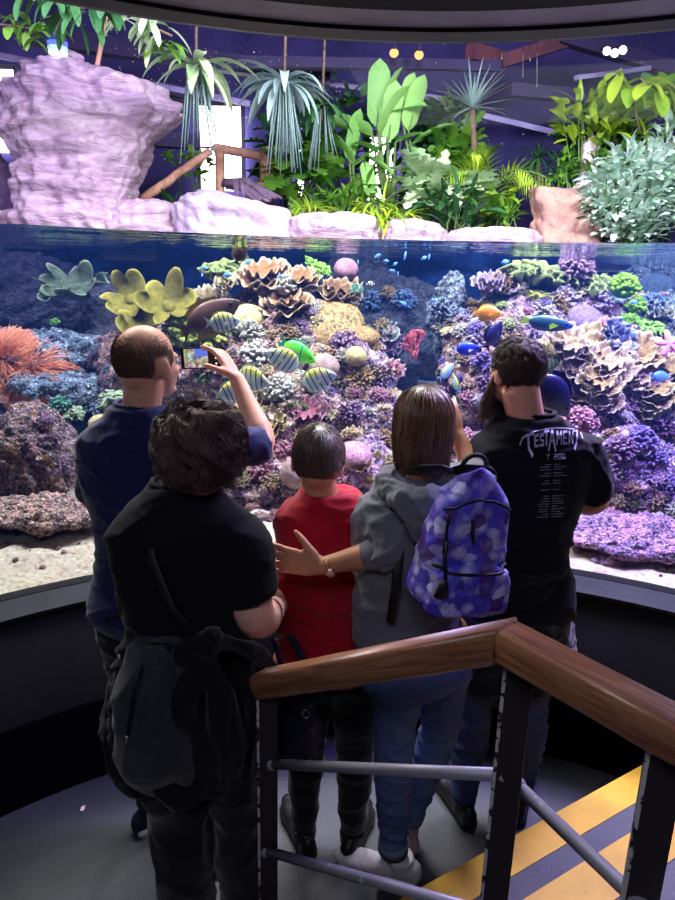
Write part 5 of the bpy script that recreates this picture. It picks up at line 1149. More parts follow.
# ---- shoes
def shoe(s, k, toe, up_m, sole_m, L=.27, h=.075, name='shoe', lace_m=None, stripes=None, z0=0., ank=None, collar=.045):
    a = (ank or s.J['an'+k]).copy(); d = Vector(toe); d.z = 0; d.normalize(); x = Vector((d.y, -d.x, 0)); heel = Vector((a.x, a.y, z0))-d*.055
    def W(u, v, z): return heel+d*(u*L)+x*v+Vector((0, 0, z))
    prof = [(0, .026), (.04, .032), (.25, .034), (.5, .038), (.7, .046), (.88, .040), (.97, .024), (1., .008)]
    out = [(u, w) for u, w in prof]; ring = [(u, w) for u, w in out]+[(u, -w*.92) for u, w in out[::-1]]
    up = MB(); hts = lambda u: .052+.03*max(0, 1-abs(u-.18)/.34)-.016*max(0, (u-.5)/.5)
    for q in range(10):
        u = .05+.88*q/9; w = float(np.interp(u, [p[0] for p in prof], [p[1] for p in prof])); up.ell(W(u, 0, .018+hts(u)*.32), (w*.98, .05 if .1 < u < .8 else .034, hts(u)*.66), Matrix.Rotation(math.atan2(d.y, d.x)-PI/2, 4, 'Z'), 16, 10)
    up.tube([W(.2, 0, .04), a+Vector((0, 0, .012))], [.04, collar], 16)
    o = build(name, fuse(up, .005, 4), up_m, s.root)
    so = MB().loft([[tuple(W(u*sc+.0 if sc == 1 else .5+(u-.5)*sc, v*sc*1.06, z)) for u, v in ring] for sc, z in ((.97, z0+.001), (1.015, z0+.006), (1.02, z0+.022), (1., z0+.027))]) if False else MB().loft([[tuple(Vector((0, 0, 0))+heel+d*((.5+(u-.5)*sc)*L)+x*(v*sc*1.06)+Vector((0, 0, z))) for u, v in ring] for sc, z in ((.97, .001), (1.02, .006), (1.025, .022), (1., .028))])
    build('sole', so, sole_m, o)
    if lace_m:
        lm = MB()
        for q in range(4): u = .38+.085*q; hh = .018+hts(u)*.98; lm.tube([W(u, -.02, hh-.008), W(u+.01, 0, hh), W(u, .02, hh-.008)], .0035, 6)
        build('laces', lm, lace_m, o)
    if stripes:
        for q in range(3):
            for g in (1, -1): u = .38+.10*q; build('stripe', MB().bar(W(u, g*.041, .026), W(u+.07, g*.030, .062), .012, .01, up=x), stripes, o)
    return o

# materials
m_navy = cloth('navy_cotton', S(30, 34, 92), S(24, 28, 78)); m_blk = cloth('black_cotton', S(17, 18, 30), S(12, 13, 22), sheen=.04); m_blk2 = cloth('black_jersey', S(16, 17, 28), S(12, 12, 20)); m_red = cloth('red_cotton', S(176, 16, 44), S(150, 10, 36)); m_hood = cloth('grey_fleece', S(112, 114, 128), S(98, 100, 114), 300, .35)
m_dkt = cloth('dark_trousers', S(24, 25, 34), S(18, 19, 26)); m_jack = cloth('dark_nylon', S(19, 20, 29), S(15, 16, 23), 40, .1, .6, .1); m_jck2 = cloth('charcoal_jacket', S(50, 54, 66), S(41, 45, 56), 60, .15, .7, .2)
def denim(name, a, b):
    t = NT(name); n1 = t.noise(5, 5, .6); n2 = t.noise(420, 2); c = t.ramp(n1, [(.32, a), (.66, b)]); c = t.mix(t.ramp(n2, [(.5, (0, 0, 0)), (.8, (.3, .3, .3))]), c, S(130, 140, 170)); t.bsdf(Base_Color=c, Roughness=.85, Normal=t.bump(n2, .3, .001)); return t.m
m_jean = denim('blue_denim', S(62, 82, 140), S(96, 120, 176)); m_jean2 = denim('dark_denim', S(34, 46, 88), S(52, 68, 112))
m_white = cloth('white_leather', S(214, 208, 216), S(196, 190, 198), 30, .05, .5, 0); m_soleW = pmat('white_sole', S(228, 226, 236), bump=0, rough=.5); m_soleB = pmat('black_sole', S(18, 18, 20), bump=0); m_shoeb = pmat('black_shoe_leather', S(22, 21, 24), S(14, 14, 16), 30, .45, .1, .001); m_shoen = pmat('navy_suede', S(30, 34, 66), S(24, 28, 54), 60, .9, .2, .001); m_pink = cloth('blush_canvas', S(176, 150, 148), S(156, 130, 130), 200, .2)
m_black_p = pmat('black_plastic', S(14, 14, 16), bump=0, rough=.25)
up3 = Vector((0, 0, 1))

# ================= bald man in navy
p = Person('bald man in a navy shirt, seen from behind, raising a phone to film the fish', -.58, 1.88, -8, 1.79, w=1.02, hyaw=-26, hpitch=2, head=P(148, 362, Y=1.87), hs=.93, neck=.95); J = p.J
hl_ = P(137, 831, z=.01); J['anl'] = Vector((hl_.x+.044, hl_.y+.033, .09)); J['knl'] = J['knl'].lerp(J['anl'], .25)+Vector((0, .03, .09)); J['shl'] = P(104, 446, Y=1.86); J['ell'] = P(92, 498, Y=1.90); J['wrl'] = P(118, 508, Y=2.09)
J['shr'] = P(208, 444, Y=1.86); J['elr'] = P(266, 447, Y=1.97); J['wrr'] = P(237, 379, Y=2.10)
PH = P(203, 358, Y=2.15)
fd = (P(218, 358, Y=2.13)-J['wrr']).normalized()
p.body(SK['fair'], [dict(W=J['wrr'], d=fd+Vector((0, 0, .35)), n=(-.75, .25, -.45), t=(-.5, -.75, .1), curls=(.35, .5, .62, .75), thumb=(.75, .75, .35), thcurl=.25, s=.98), dict(W=J['wrl'], d=(.6, .7, -.1), n=(.3, .1, -.8), t=(.5, -.2, .6))])
sh = MB(); p.torso(sh, .012, .47, .866); p.arm(sh, 'l', .014, .92); p.arm(sh, 'r', .016, .93)
o = build('shirt', fuse(sh, .0075, 4, wrinkle(.0045, 7, seed=2)), m_navy, p.root)
cl_ = MB().tube([p.L(math.cos(a)*.073, -.008+math.sin(a)*.065, .868*1.79-.004*math.cos(a)) for a in np.linspace(0, 2*PI, 24)], .006, 6); build('collar', cl_, m_navy, o)
tr = MB(); p.torso(tr, .008, .455, .53); [p.leg(tr, k, .012, 0, 1.97) for k in 'lr']; pt_ = build('trousers', fuse(tr, .009, 3, wrinkle(.004, 6, seed=5)), m_dkt, p.root)
pk = P(129, 600, Y=1.80); build('pocket_paper', MB().bar(P(126, 574, Y=1.82), P(132, 612, Y=1.83), .03, .004, up=(0, 1, 0)), pmat('white_paper', S(200, 205, 215), bump=0), p.root)
hl_ = P(137, 831, z=.01); shoe(p, 'l', (.80, .60, 0), m_shoen, m_soleW, .28, lace_m=m_soleW, stripes=m_soleW, ank=Vector((hl_.x+.044, hl_.y+.033, .09))); shoe(p, 'r', (.3, 1, 0), m_shoen, m_soleW, .28, lace_m=m_soleW, stripes=m_soleW)
def bald_mask(d, R_):
    e = d.z-(-.02 if d.y < 0 else .0); lim = .42-.55*max(0, d.y)
    if d.y > .45 and abs(d.x) < .85: return False
    if R_ is None: return d.z < lim-.12 and d.z > -.62
    if abs(d.x) > .78 and -.25 < d.y < .35 and d.z < .08: return False
    return d.z > -.66 and R_.random() < max(0, min(1, (lim+.34-d.z)/.75))**1.2*max(0, min(1, (d.z+.72)/.28))
m_stub = hairmat('brown_stubble', S(62, 44, 42), S(100, 74, 66), .7)
hair(p, 9000, m_stub, .005, .0009, seg=2, mask=bald_mask, drop=False, crown=(0, -.1, 1), thmax=2.4, lift=.003, seed=3)
# phone
ph = thing('smartphone', PH, 'black phone held up sideways, its screen showing the reef', 'phone'); pf = (J['wrr']-J['elr']); q = Matrix.Rotation(math.radians(-4), 4, 'Z') @ Matrix.Rotation(math.radians(-3), 4, 'Y'); W_, H_ = .150, .072
mbp = MB().box(PH, (W_, .009, H_), q); build('phone_body', mbp, m_black_p, ph, smooth=False, bevel=.004)
t = NT('phone_screen'); n1 = t.noise(60, 4); v = t.voro(70).outputs['Color']; c = t.ramp(n1, [(.35, S(60, 66, 90)), (.5, S(150, 140, 120)), (.62, S(230, 225, 200))]); c = t.mix(.25, c, v); e = t.n('ShaderNodeEmission', Color=c, Strength=.75); t.t.links.new(e.outputs[0], t.out.inputs['Surface'])
def onph(x, z, dy=-.0053): return PH+q.to_3x3() @ Vector((x, dy, z))
def quad(mb, x0, x1, z0, z1, dy): mb.add([tuple(onph(a, b, dy)) for a, b in ((x0, z0), (x1, z0), (x1, z1), (x0, z1))], [(0, 1, 2, 3)])
s1 = MB(); quad(s1, -.062, .018, -.031, .031, -.0053); build('screen', s1, t.m, ph, smooth=False)
s1 = MB(); quad(s1, -.026, .018, .006, .031, -.0056); build('screen_detail', s1, emat('screen_blue', (.12, .2, .8, 1), .8), ph, smooth=False)
s1 = MB()
for z in (-.018, 0, .018): s1.tube([onph(.045, z, -.0052), onph(.045, z, -.0062)], .0035, 12)
build('camera_button', s1, emat('button_glow', (.9, .9, .9, 1), .8), ph)

# ================= testament man
p = Person('bearded man in a black printed shirt, seen from behind at the right', .60, 2.0, 6, 1.765, w=1.08, d=1.05, hyaw=22, hpitch=-4, head=P(515.5, 371, Y=1.99), hs=.86, neck=1.); J = p.J
J['shl'] = P(499, 456, Y=1.96); J['shr'] = P(582, 455, Y=2.0); J['ell'] = P(478, 535, Y=1.92); J['wrl'] = P(486, 560, Y=2.12); J['elr'] = P(598, 500, Y=2.0); J['wrr'] = P(566, 506, Y=2.18)
p.body(SK['fair'], [dict(W=J['wrr'], d=(-1, .25, .05), n=(0, .3, -.9), t=(0, .8, .4)), dict(W=J['wrl'], d=(.9, .4, .1), n=(0, .3, -.9), t=(0, .8, .4))], armbulk=1.12)
sh = MB(); p.torso(sh, .016, .49, .866); p.arm(sh, 'l', .014, .9, 1.05); p.arm(sh, 'r', .014, .9, 1.08, puff=.008)
TS = fuse(sh, .0075, 4, wrinkle(.0055, 6, seed=12)); tsh = build('shirt', TS, m_blk, p.root)
cl_ = MB().tube([p.L(math.cos(a)*.074, -.008+math.sin(a)*.066, .869*p.H) for a in np.linspace(0, 2*PI, 24)], .007, 6); build('collar', cl_, m_blk, tsh)
tb = bvh_of(TS)
def stroke(mb, pts, w, mapf):
    for (x0, y0), (x1, y1) in zip(pts[:-1], pts[1:]):
        L = math.hypot(x1-x0, y1-y0); nx_, ny_ = -(y1-y0)/L*w/2, (x1-x0)/L*w/2; k = max(1, int(L/.1)); e = w*.2/L; V = []
        for i in range(k+1):
            u = -e+(1+2*e)*i/k; x, y = x0+(x1-x0)*u, y0+(y1-y0)*u; row = []
            for g in (-1, 1):
                px, py = mapf(x+nx_*g, y+ny_*g); d = Vector(ray(px, py)).normalized(); h = tb.ray_cast(Vector(CAM), d)
                if h[0] is None: row = None; break
                row.append(tuple(h[0]+h[1]*.0025-d*.005))
            if row: V.append(row)
        if len(V) > 1: mb.grid(np.array(V))
lg_ = MB(); mp_ = lambda x, y: (525+x*5.5, 449-1.9*math.sin(PI*x/9.2)-y*13.5-x*.55)
for pts, w in (([(-1.0, .35), (-.55, .82), (0, .98), (1.6, 1.02)], .17), ([(.55, .95), (.62, 0), (1.35, -.62)], .34), ([(1.75, .82), (1.75, .02)], .24), ([(1.75, .82), (2.4, .86)], .18), ([(1.75, .44), (2.3, .46)], .16), ([(1.75, .04), (2.45, .02)], .18), ([(3.3, .82), (2.75, .78), (2.72, .5), (3.3, .34), (3.28, .02), (2.65, .06)], .2),
    ([(3.4, .98), (4.3, 1.02)], .16), ([(3.85, .95), (3.85, -.02)], .28), ([(4.85, 1.08), (4.25, -.45)], .26), ([(4.85, 1.08), (5.5, -.5)], .3), ([(4.5, .28), (5.2, .28)], .14), ([(5.75, 0), (5.8, .88), (6.15, .42), (6.5, .88), (6.55, 0)], .22), ([(6.95, 0), (6.95, .9)], .24), ([(6.95, .88), (7.55, .88)], .17), ([(6.95, .46), (7.45, .46)], .15), ([(6.95, .04), (7.6, .04)], .17),
    ([(7.95, -.02), (7.95, .9), (8.6, .05), (8.6, .92)], .2), ([(8.7, .95), (9.9, .98), (10.4, .42)], .17), ([(9.35, .95), (9.3, .1), (8.95, -.38)], .3), ([(.2, 1.06), (2.6, 1.16), (4.9, 1.2), (7.4, 1.14), (9.8, 1.02)], .09)):
    stroke(lg_, pts, w, mp_)
m_print = pmat('shirt_print', S(196, 192, 226), S(168, 164, 206), 40, .7, 0); m_print2 = pmat('shirt_print_small', S(150, 148, 170), bump=0, rough=.8)
build('shirt_print', lg_, m_print, tsh, smooth=False)
GL = {'T': [[(0, 1), (.6, 1)], [(.3, 1), (.3, 0)]], '2': [[(0, 1), (.6, 1), (.6, .5), (0, .5), (0, 0), (.6, 0)]], '0': [[(0, 0), (.6, 0), (.6, 1), (0, 1), (0, 0)]], '6': [[(.6, 1), (0, 1), (0, 0), (.6, 0), (.6, .5), (0, .5)]]}
tx = MB()
for ch, x0 in (('T', 546.5), ('2', 554.), ('0', 558.2), ('6', 562.2)):
    for pl in GL[ch]: stroke(tx, pl, .26, lambda x, y, x0=x0: (x0+x*4.2, 459.5-y*4.4-(x0-546)*.06))
R_ = random.Random(4); y = 464.
while y < 517:
    ic = 553+(y-464)*-.06; wl, wr = R_.uniform(5, 12), R_.uniform(6, 13)
    if R_.random() < .85:
        for x0, x1 in ((ic-2-wl, ic-2), (ic+1, ic+1+wr)):
            x = x0
            while x < x1-.8: w_ = R_.uniform(1, 3.2); ww = min(w_, x1-x); stroke(tx, [(0, 0), (1, 0)], .42/.9*R_.uniform(.7, 1.1)*1., lambda a, b, x=x, ww=ww, y=y: (x+a*ww, y-b*1.9-(x-553)*.05)); x += w_+.6
    y += R_.choice((2.5, 2.6, 2.7, 3.6))
build('tour_list_print', tx, m_print2, tsh, smooth=False)
tr = MB(); p.torso(tr, .006, .455, .53); [p.leg(tr, k, .012, 0, 1.97, 1.05) for k in 'lr']; build('jeans', fuse(tr, .009, 3, wrinkle(.005, 6, seed=7)), m_jean2, p.root)
jk = MB(); zz = np.linspace(.585, .345, 10)
jk.loft([[tuple(p.L(math.cos(a)*(.168+.055*k/9+.05*k/9*max(0, math.cos(a-.2))**4+.010*k/9*math.sin(a*7)), -.01+math.sin(a)*(.130+.040*k/9+.010*k/9*math.sin(a*9)), z*1.765-.015*math.cos(a*3)*k/9)) for a in np.linspace(0, 2*PI, 60, endpoint=False)] for k, z in enumerate(zz)])
build('tied_jacket', fuse(jk, .008, 3, wrinkle(.006, 7, seed=17)), m_blk2, p.root)
shoe(p, 'l', (-.3, 1, 0), m_shoeb, m_soleB, .29, lace_m=m_shoeb); shoe(p, 'r', (.35, 1, 0), m_shoeb, m_soleB, .29, lace_m=m_shoeb)
m_brn = hairmat('dark_brown_hair', S(40, 28, 26), S(74, 52, 46), .4)
def short_mask(d, R_):
    if d.y > .50 and d.z < .55: return False
    if d.y > .12 and d.z < .0: return False
    if R_ is None: return d.z > -.42
    return d.z > -.50-.20*R_.random()**2-.10*max(0, 1-abs(d.x)*2.2)
cap_shell(p, m_brn, .004, short_mask, 'hair')
hair(p, 8000, m_brn, .027, .0010, clump=9, cspread=.04, curl=.0042, curlf=160, seg=6, mask=short_mask, drop=False, swirl=.25, seed=5, lift=.007, thmax=2.45, jitter=1)
bd = MB(); R_ = random.Random(8)
for k in range(1500):
    a = R_.uniform(-1.35, 1.35); z = R_.uniform(-.115, -.035)+.02*abs(a); r0 = Vector((math.sin(a)*.066, .02+math.cos(a)*.066, z)); d = Vector((math.sin(a)*.45, math.cos(a)*.35, -1)).normalized(); L_ = R_.uniform(.05, .12); cph = R_.uniform(0, 6); pts = []
    for i in range(7): u = i/6; pts.append(p.hd(*(r0+d*L_*u+Vector((math.cos(cph+u*12), math.sin(cph+u*12), 0))*.005*u)))
    bd.tube(pts, [.0022*(1-.6*i/6) for i in range(7)], 3); bd.rim[-1] = np.full(len(bd.v[-1]), R_.random())
build('beard', bd, hairmat('brown_beard', S(52, 36, 30), S(92, 66, 52), .45), p.root)

# ================= boy in red
p = Person('boy in a plain red shirt and black trousers, embraced by the hooded girl', .0, 1.84, -4, 1.53, w=1.0, d=1.05, hyaw=6, hpitch=-6, hroll=4, head=P(318, 460, Y=1.83), hs=.90, neck=.98, lean=(-.015, 0)); J = p.J
J['neck'] = P(325, 500, Y=1.825); J['shl'] = P(297, 542, Y=1.82); J['shr'] = P(362, 521, Y=1.84); J['ell'] = P(284, 630, Y=1.80); J['wrl'] = P(306, 672, Y=1.98); J['elr'] = P(374, 600, Y=1.86); J['wrr'] = P(360, 640, Y=2.03)
p.body(SK['tan'], [dict(W=J['wrr'], d=(-.5, .8, .05), n=(0, 0, -1), t=(-.8, -.3, 0), s=.88), dict(W=J['wrl'], d=(.4, .8, .05), n=(0, 0, -1), t=(.8, -.3, 0), s=.88)])
sh = MB(); p.torso(sh, .016, .465, .862, flare=.006, wide=.012); p.arm(sh, 'l', .015, .95); p.arm(sh, 'r', .015, .9)
o = build('shirt', fuse(sh, .0075, 5, wrinkle(.005, 5, seed=22)), m_red, p.root)
tr = MB(); p.torso(tr, .006, .455, .53); [p.leg(tr, k, .012, 0, 1.95, 1.02) for k in 'lr']; build('trousers', fuse(tr, .009, 3, wrinkle(.004, 6, seed=9)), m_dkt, p.root)
shoe(p, 'l', (-.35, .9, 0), m_shoeb, m_soleB, .25, lace_m=m_shoeb); shoe(p, 'r', (.3, 1, 0), m_shoeb, m_soleB, .25, lace_m=m_shoeb)
m_bh = hairmat('dark_hair', S(38, 30, 29), S(98, 80, 72), .4)
cap_shell(p, m_bh, .004, short_mask, 'hair')
hair(p, 4200, m_bh, lambda d, R_: R_.uniform(.05, .075) if d.z > .1 else R_.uniform(.03, .045), .0017, seg=7, mask=short_mask, drop=False, crown=(.02, -.42, .9), swirl=.12, seed=6, lift=.007, thmax=2.5, jitter=.6, wave=.003)

# ================= girl with the hood and backpack
p = Person('girl in a grey hooded sweatshirt and blue jeans, arm around the boy', .215, 1.70, 16, 1.64, w=.93, d=.95, hyaw=-4, hpitch=-2, head=P(422, 424, Y=1.69), hs=.87); J = p.J
J['shl'] = P(396, 494, Y=1.67); J['ell'] = P(384, 552, Y=1.57); J['wrl'] = P(322, 566, Y=1.60); J['shr'] = P(456, 492, Y=1.71); J['elr'] = P(476, 478, Y=1.90); J['wrr'] = P(458, 436, Y=1.98)
J['hipl'] = P(400, 640, Y=1.68); J['knl'] = P(394, 742, Y=1.68); J['anl'] = Vector((.215, 1.72, .09)); J['hipr'] = P(444, 636, Y=1.72); J['knr'] = P(440, 728, Y=1.79); J['anr'] = Vector((.275, 1.86, .09))
hdv = (P(284, 560, Y=1.63)-J['wrl']).normalized()
hand_l = dict(W=J['wrl'], d=hdv, n=(.1, 1, -.1), t=(-.2, -.15, 1), curls=(.06, .10, .16, .22), spread=.10, thumb=(.8, .85, .0), thcurl=.1, s=.98)
p.body(SK['tan'], [hand_l, dict(W=J['wrr'], d=(-.3, .2, .9), n=(-.5, .8, 0), t=(-.8, -.3, 0), s=.9)])
sh = MB(); p.torso(sh, .022, .566, .866, wide=.004); p.arm(sh, 'l', .020, 1.12, puff=.012); p.arm(sh, 'r', .022, 1.35, puff=.01); w1 = wrinkle(.006, 6, seed=31); w2 = wrinkle(.010, 9, (1, 1, 2.6), seed=33)
def wgirl(v, n):
    d = min((v-J['ell']).length, (v-J['ell'].lerp(J['shl'], .5)).length); k = max(0, min(1, 1-(d-.05)/.1)); return w1(v, n)*(1-k)+w2(v, n)*k*1.1
hood = build('sweatshirt', fuse(sh, .007, 3, wgirl), m_hood, p.root)
build('cuff', MB().tube([J['ell'].lerp(J['wrl'], .08), J['ell'].lerp(J['wrl'], .2)], [.046, .042], 20, round_=True), m_hood, hood)
hb_ = MB(); nk = J['neck']+Vector((0, 0, .040))-p.f*.045
for a in np.linspace(-2.5, 2.5, 22): hb_.ell(nk+p.r*(math.sin(a)*.098)-p.f*(math.cos(a)*.084+.0)+Vector((0, 0, .006-.016*math.cos(a))), (.034, .034, .034), nu=12, nv=8)
for k in range(5): u = k/4; hb_.ell(nk-p.f*(.095+.02*math.sin(u*3))+Vector((0, 0, -.01-.10*u)), (.125*(1-.70*u)+.012, .046-.012*u, .045), nu=14, nv=8)
build('hood', fuse(hb_, .006, 3, wrinkle(.006, 11, seed=35)), m_hood, hood)
build('waistband', MB().loft([[tuple(p.L(math.cos(a)*(.0865*1.64*.93+.030), .0+math.sin(a)*(.061*1.64*.95+.026), z)) for a in np.linspace(0, 2*PI, 40, endpoint=False)] for z in (.560*1.64, .565*1.64, .588*1.64, .593*1.64)]), m_hood, hood)
tr = MB(); p.torso(tr, .008, .455, .60); [p.leg(tr, k, .006, 0, 1.93, 1.) for k in 'lr']; jn = build('jeans', fuse(tr, .008, 3, wrinkle(.005, 8, (1, 1, 2.5), seed=41)), m_jean, p.root)
for k in 'lr': a = J['kn'+k].lerp(J['an'+k], .93); b = J['kn'+k].lerp(J['an'+k], .84); build('turned_cuff', MB().tube([a, b], [.050, .050], 20), denim('cuff_denim_'+k, S(110, 120, 150), S(90, 100, 130)), jn)
shoe(p, 'l', P(350, 858, z=.03)-P(414, 876, z=.03), m_white, m_soleW, .265, lace_m=m_soleW, ank=Vector((.24, 1.72, .085)), name='shoe'); shoe(p, 'r', (-.25, 1, 0), m_pink, m_soleW, .26, lace_m=m_white, ank=Vector((.275, 1.86, .085)))
m_gh = hairmat('brown_straight_hair', S(66, 45, 38), S(142, 106, 84), .36)
def long_mask(d, R_):
    if d.y > .62 and d.z < .45: return False
    if d.y > .35 and d.z < .0: return False
    return d.z > -.35
cap_shell(p, m_gh, .006, long_mask, 'hair')
hair(p, 3000, m_gh, lambda d, R_: .135+R_.uniform(-.03, .02)+.08*max(0, d.z), .0021, seg=12, mask=long_mask, crown=(0, .1, 1), seed=12, lift=.007, puff=.004, thmax=1.95, wave=.004)
# bracelet watch
bw_ = J['wrl']-hdv*.012; ws_ = build('wrist_watch', MB(), None, p.root) if False else None
wt = thing('wrist_watch', bw_, 'rose gold wrist watch with a pink dial on the arm of the hooded girl', 'watch'); axv = (J['ell']-J['wrl']).normalized(); e1 = axv.cross(up3).normalized(); e2 = axv.cross(e1)
band = MB(); m_rose = pmat('rose_gold', S(226, 160, 140), bump=0, rough=.25, metal=.8)
for k in range(22): a = 2*PI*k/22; c = bw_+axv*.012+e1*math.cos(a)*.0285+e2*math.sin(a)*.024; band.ell(c, (.0048, .0048, .0048), nu=8, nv=6)
build('watch_band', band, m_rose, wt); c = bw_+axv*.012-e1*.0-Vector((0, .0285, .006)); q_ = Vector((0, -1, -.15)).normalized()
build('watch_case', MB().tube([c, c+q_*.007], [.0135, .0125], 22), m_rose, wt); build('watch_dial', MB().tube([c+q_*.007, c+q_*.0078], [.0108, .0108], 22), pmat('pink_dial', S(250, 190, 180), bump=0, rough=.3), wt)
# ---- backpack
t = NT('petal_print'); mpn = t.n('ShaderNodeMapping'); t.t.links.new(t.co(), mpn.inputs[0]); wv = t.n('ShaderNodeTexNoise', Scale=9., Detail=3.); t.t.links.new(t.co(), wv.inputs['Vector'])
mxv = t.n('ShaderNodeMix'); mxv.data_type = 'VECTOR'; mxv.inputs[0].default_value = .06; t.t.links.new(t.co(), mxv.inputs[4]); t.t.links.new(wv.outputs['Color'], mxv.inputs[5]); vec = mxv.outputs[1]
v1 = t.voro(24, vec=vec); v3 = t.voro(30, vec=vec); vs_ = t.voro(9, vec=vec)
spx = t.n('ShaderNodeSeparateXYZ'); t.t.links.new(v1.outputs['Color'], spx.inputs[0]); sp3 = t.n('ShaderNodeSeparateXYZ'); t.t.links.new(v3.outputs['Color'], sp3.inputs[0])
c = t.ramp(spx.outputs[0], [(.0, S(62, 30, 120)), (.14, S(84, 66, 214)), (.34, S(112, 104, 238)), (.52, S(96, 70, 200)), (.68, S(178, 172, 246)), (.86, S(214, 210, 250)), (1., S(140, 84, 206))])
c = t.mix(t.ramp(v1.outputs['Distance'], [(.12, (0, 0, 0)), (.62, (.8, .8, .8))]), c, S(70, 60, 210)); c = t.mix(t.ramp(t.math('MULTIPLY', sp3.outputs[1], t.math('SUBTRACT', 1.15, v3.outputs['Distance'])), [(.34, (0, 0, 0)), (.62, (.9, .9, .9))]), c, S(200, 198, 252))
c = t.mix(t.ramp(sp3.outputs[0], [(.84, (0, 0, 0)), (.9, (.85, .85, .85))]), c, S(74, 20, 110)); c = t.mix(t.ramp(t.noise(34, 4, .6), [(.4, (.35, .35, .35)), (.6, (0, 0, 0))]), c, S(40, 30, 150))
t.bsdf(Base_Color=c, Roughness=.75, Normal=t.bump(t.noise(300, 2), .2, .001)); m_pet = t.m
BC = P(464, 541, Y=1.475); BF = (p.f*1+Vector((-.03, 0, .10))).normalized(); BR = (p.r-BF*p.r.dot(BF)).normalized(); BU = BR.cross(BF).normalized(); rl = Matrix.Rotation(math.radians(6), 3, BF); BR, BU = rl @ BR, rl @ BU
def BW(x, y, z): return BC+BR*x+BF*y+BU*z     # y < 0 is the outside of the pack
bp = thing('backpack', BC-BU*.19, 'blue and violet flowered backpack worn by the hooded girl', 'backpack')
def packshell(w0, w1, d0, d1, z0, z1, yc, e=.55, n=48, m_=22):
    rings = []
    for k in range(m_):
        u = k/(m_-1); cap = (math.sin(min(1, u/.12)*PI/2)**.6 if u < .5 else math.sin(min(1, (1-u)/.30)*PI/2)**.62) if 0 < u < 1 else .12; w = lerp(w0, w1, u**1.3)*cap; d = lerp(d0, d1, u)*cap
        rings.append([tuple(BW(math.copysign(abs(math.cos(a))**e, math.cos(a))*w, yc+math.copysign(abs(math.sin(a))**e, math.sin(a))*d, lerp(z0, z1, u))) for a in np.linspace(0, 2*PI, n, endpoint=False)])
    return MB().loft(rings)
mbk = packshell(.120, .080, .068, .05, -.175, .19, 0); BM = fuse(mbk, .005, 3, wrinkle(.004, 9, (1, 1, 1.2), seed=51)); bo = build('pack_body', BM, m_pet, bp)
pk_ = packshell(.110, .100, .03, .024, -.165, -.02, -.066, .5); po = build('front_pocket', fuse(pk_, .005, 3, wrinkle(.003, 12, seed=53)), m_pet, bp)
m_zip = pmat('black_webbing', S(18, 17, 22), S(12, 12, 14), 200, .6, .2, .001)
def on_back(x, z, off=.003):
    o_ = BW(x, -.5, z); best = None
    for b in (bvA, bvB):
        h = b.ray_cast(o_, BF)
        if h[0] and (best is None or h[3] < best[1]): best = (h[0], h[3])
    return (best[0] if best else BW(x, -.07, z))-BF*off
bvA = bvh_of(BM); bvB = bvh_of(pk_)
zp = MB().tube([on_back(x, .075+.055*math.cos(x*13)-.0*x) for x in np.linspace(-.090, .088, 26)], .0042, 6, flat=.6); build('zipper', zp, m_zip, bp)
zp = MB().tube([on_back(x, -.03-.012*math.cos(x*10)) for x in np.linspace(-.100, .098, 22)], .005, 6, flat=.6); build('pocket_zipper', zp, m_zip, bp)
build('zipper', MB().tube([on_back(-.084, z) for z in np.linspace(.09, 0, 8)], .004, 6), m_zip, bp)
build('zip_pull', MB().tube([on_back(-.082, .03, .006), on_back(-.082, -.01, .010), on_back(-.086, -.05, .012)], [.0045, .005, .004], 6), m_zip, bp)
ts = MB().loft([[tuple(on_back(-.088, -.05, .012)+BR*(w*math.cos(a))+BF*(.008*math.sin(a))-BU*z) for a in np.linspace(0, 2*PI, 10, endpoint=False)] for w, z in ((.003, 0), (.012, .012), (.017, .030), (.020, .042), (.002, .046))]); build('tassel', ts, m_zip, bp)
build('zip_pull', MB().tube([on_back(-.03, .085, .006), on_back(-.026, .055, .012), on_back(-.018, .03, .012)], [.004, .0045, .003], 6), m_zip, bp)
pw_ = MB(); pw_.grid(np.array([[tuple(on_back(x, z, .0035)) for z in (-.155, -.130)] for x in np.linspace(.035, .098, 8)])); lb_ = build('brand_patch', pw_, pmat('patch', S(26, 24, 34), bump=0), bp, smooth=False)
pl_ = MB()
for k in range(7): x = .042+.007*k; pl_.add([tuple(on_back(x+a, z, .0045)) for a, z in ((0, -.147), (.005, -.147), (.005, -.139), (0, -.139))], [(0, 1, 2, 3)])
build('patch_lettering', pl_, pmat('patch_grey', S(150, 130, 150), bump=0), lb_, smooth=False)
build('haul_loop', MB().tube([BW(.032*math.cos(a), .03, .185+.028*math.sin(a)) for a in np.linspace(0, PI, 9)], .006, 8), m_zip, bp)
for g in (-1, 1):
    J0 = J['shl'] if g < 0 else J['shr']; sx = g*.062
    a = BW(sx, .045, .17); tp = p.J['neck'].lerp(J0, .68)+Vector((0, 0, .052)); fr0 = tp+p.f*.085-Vector((0, 0, .05)); build('shoulder_strap', MB().tube([a, a.lerp(tp, .5)+Vector((0, 0, .012)), tp, fr0, fr0+p.f*.03-Vector((0, 0, .12))], [.021]*5, 10, flat=.28, up=p.f), m_zip, bp)
build('hanging_strap', MB().tube([P(399, 552, Y=1.545), P(396, 590, Y=1.54), P(391, 622, Y=1.55)], [.013]*3, 8, flat=.3, up=(0, 1, 0)), m_zip, bp)

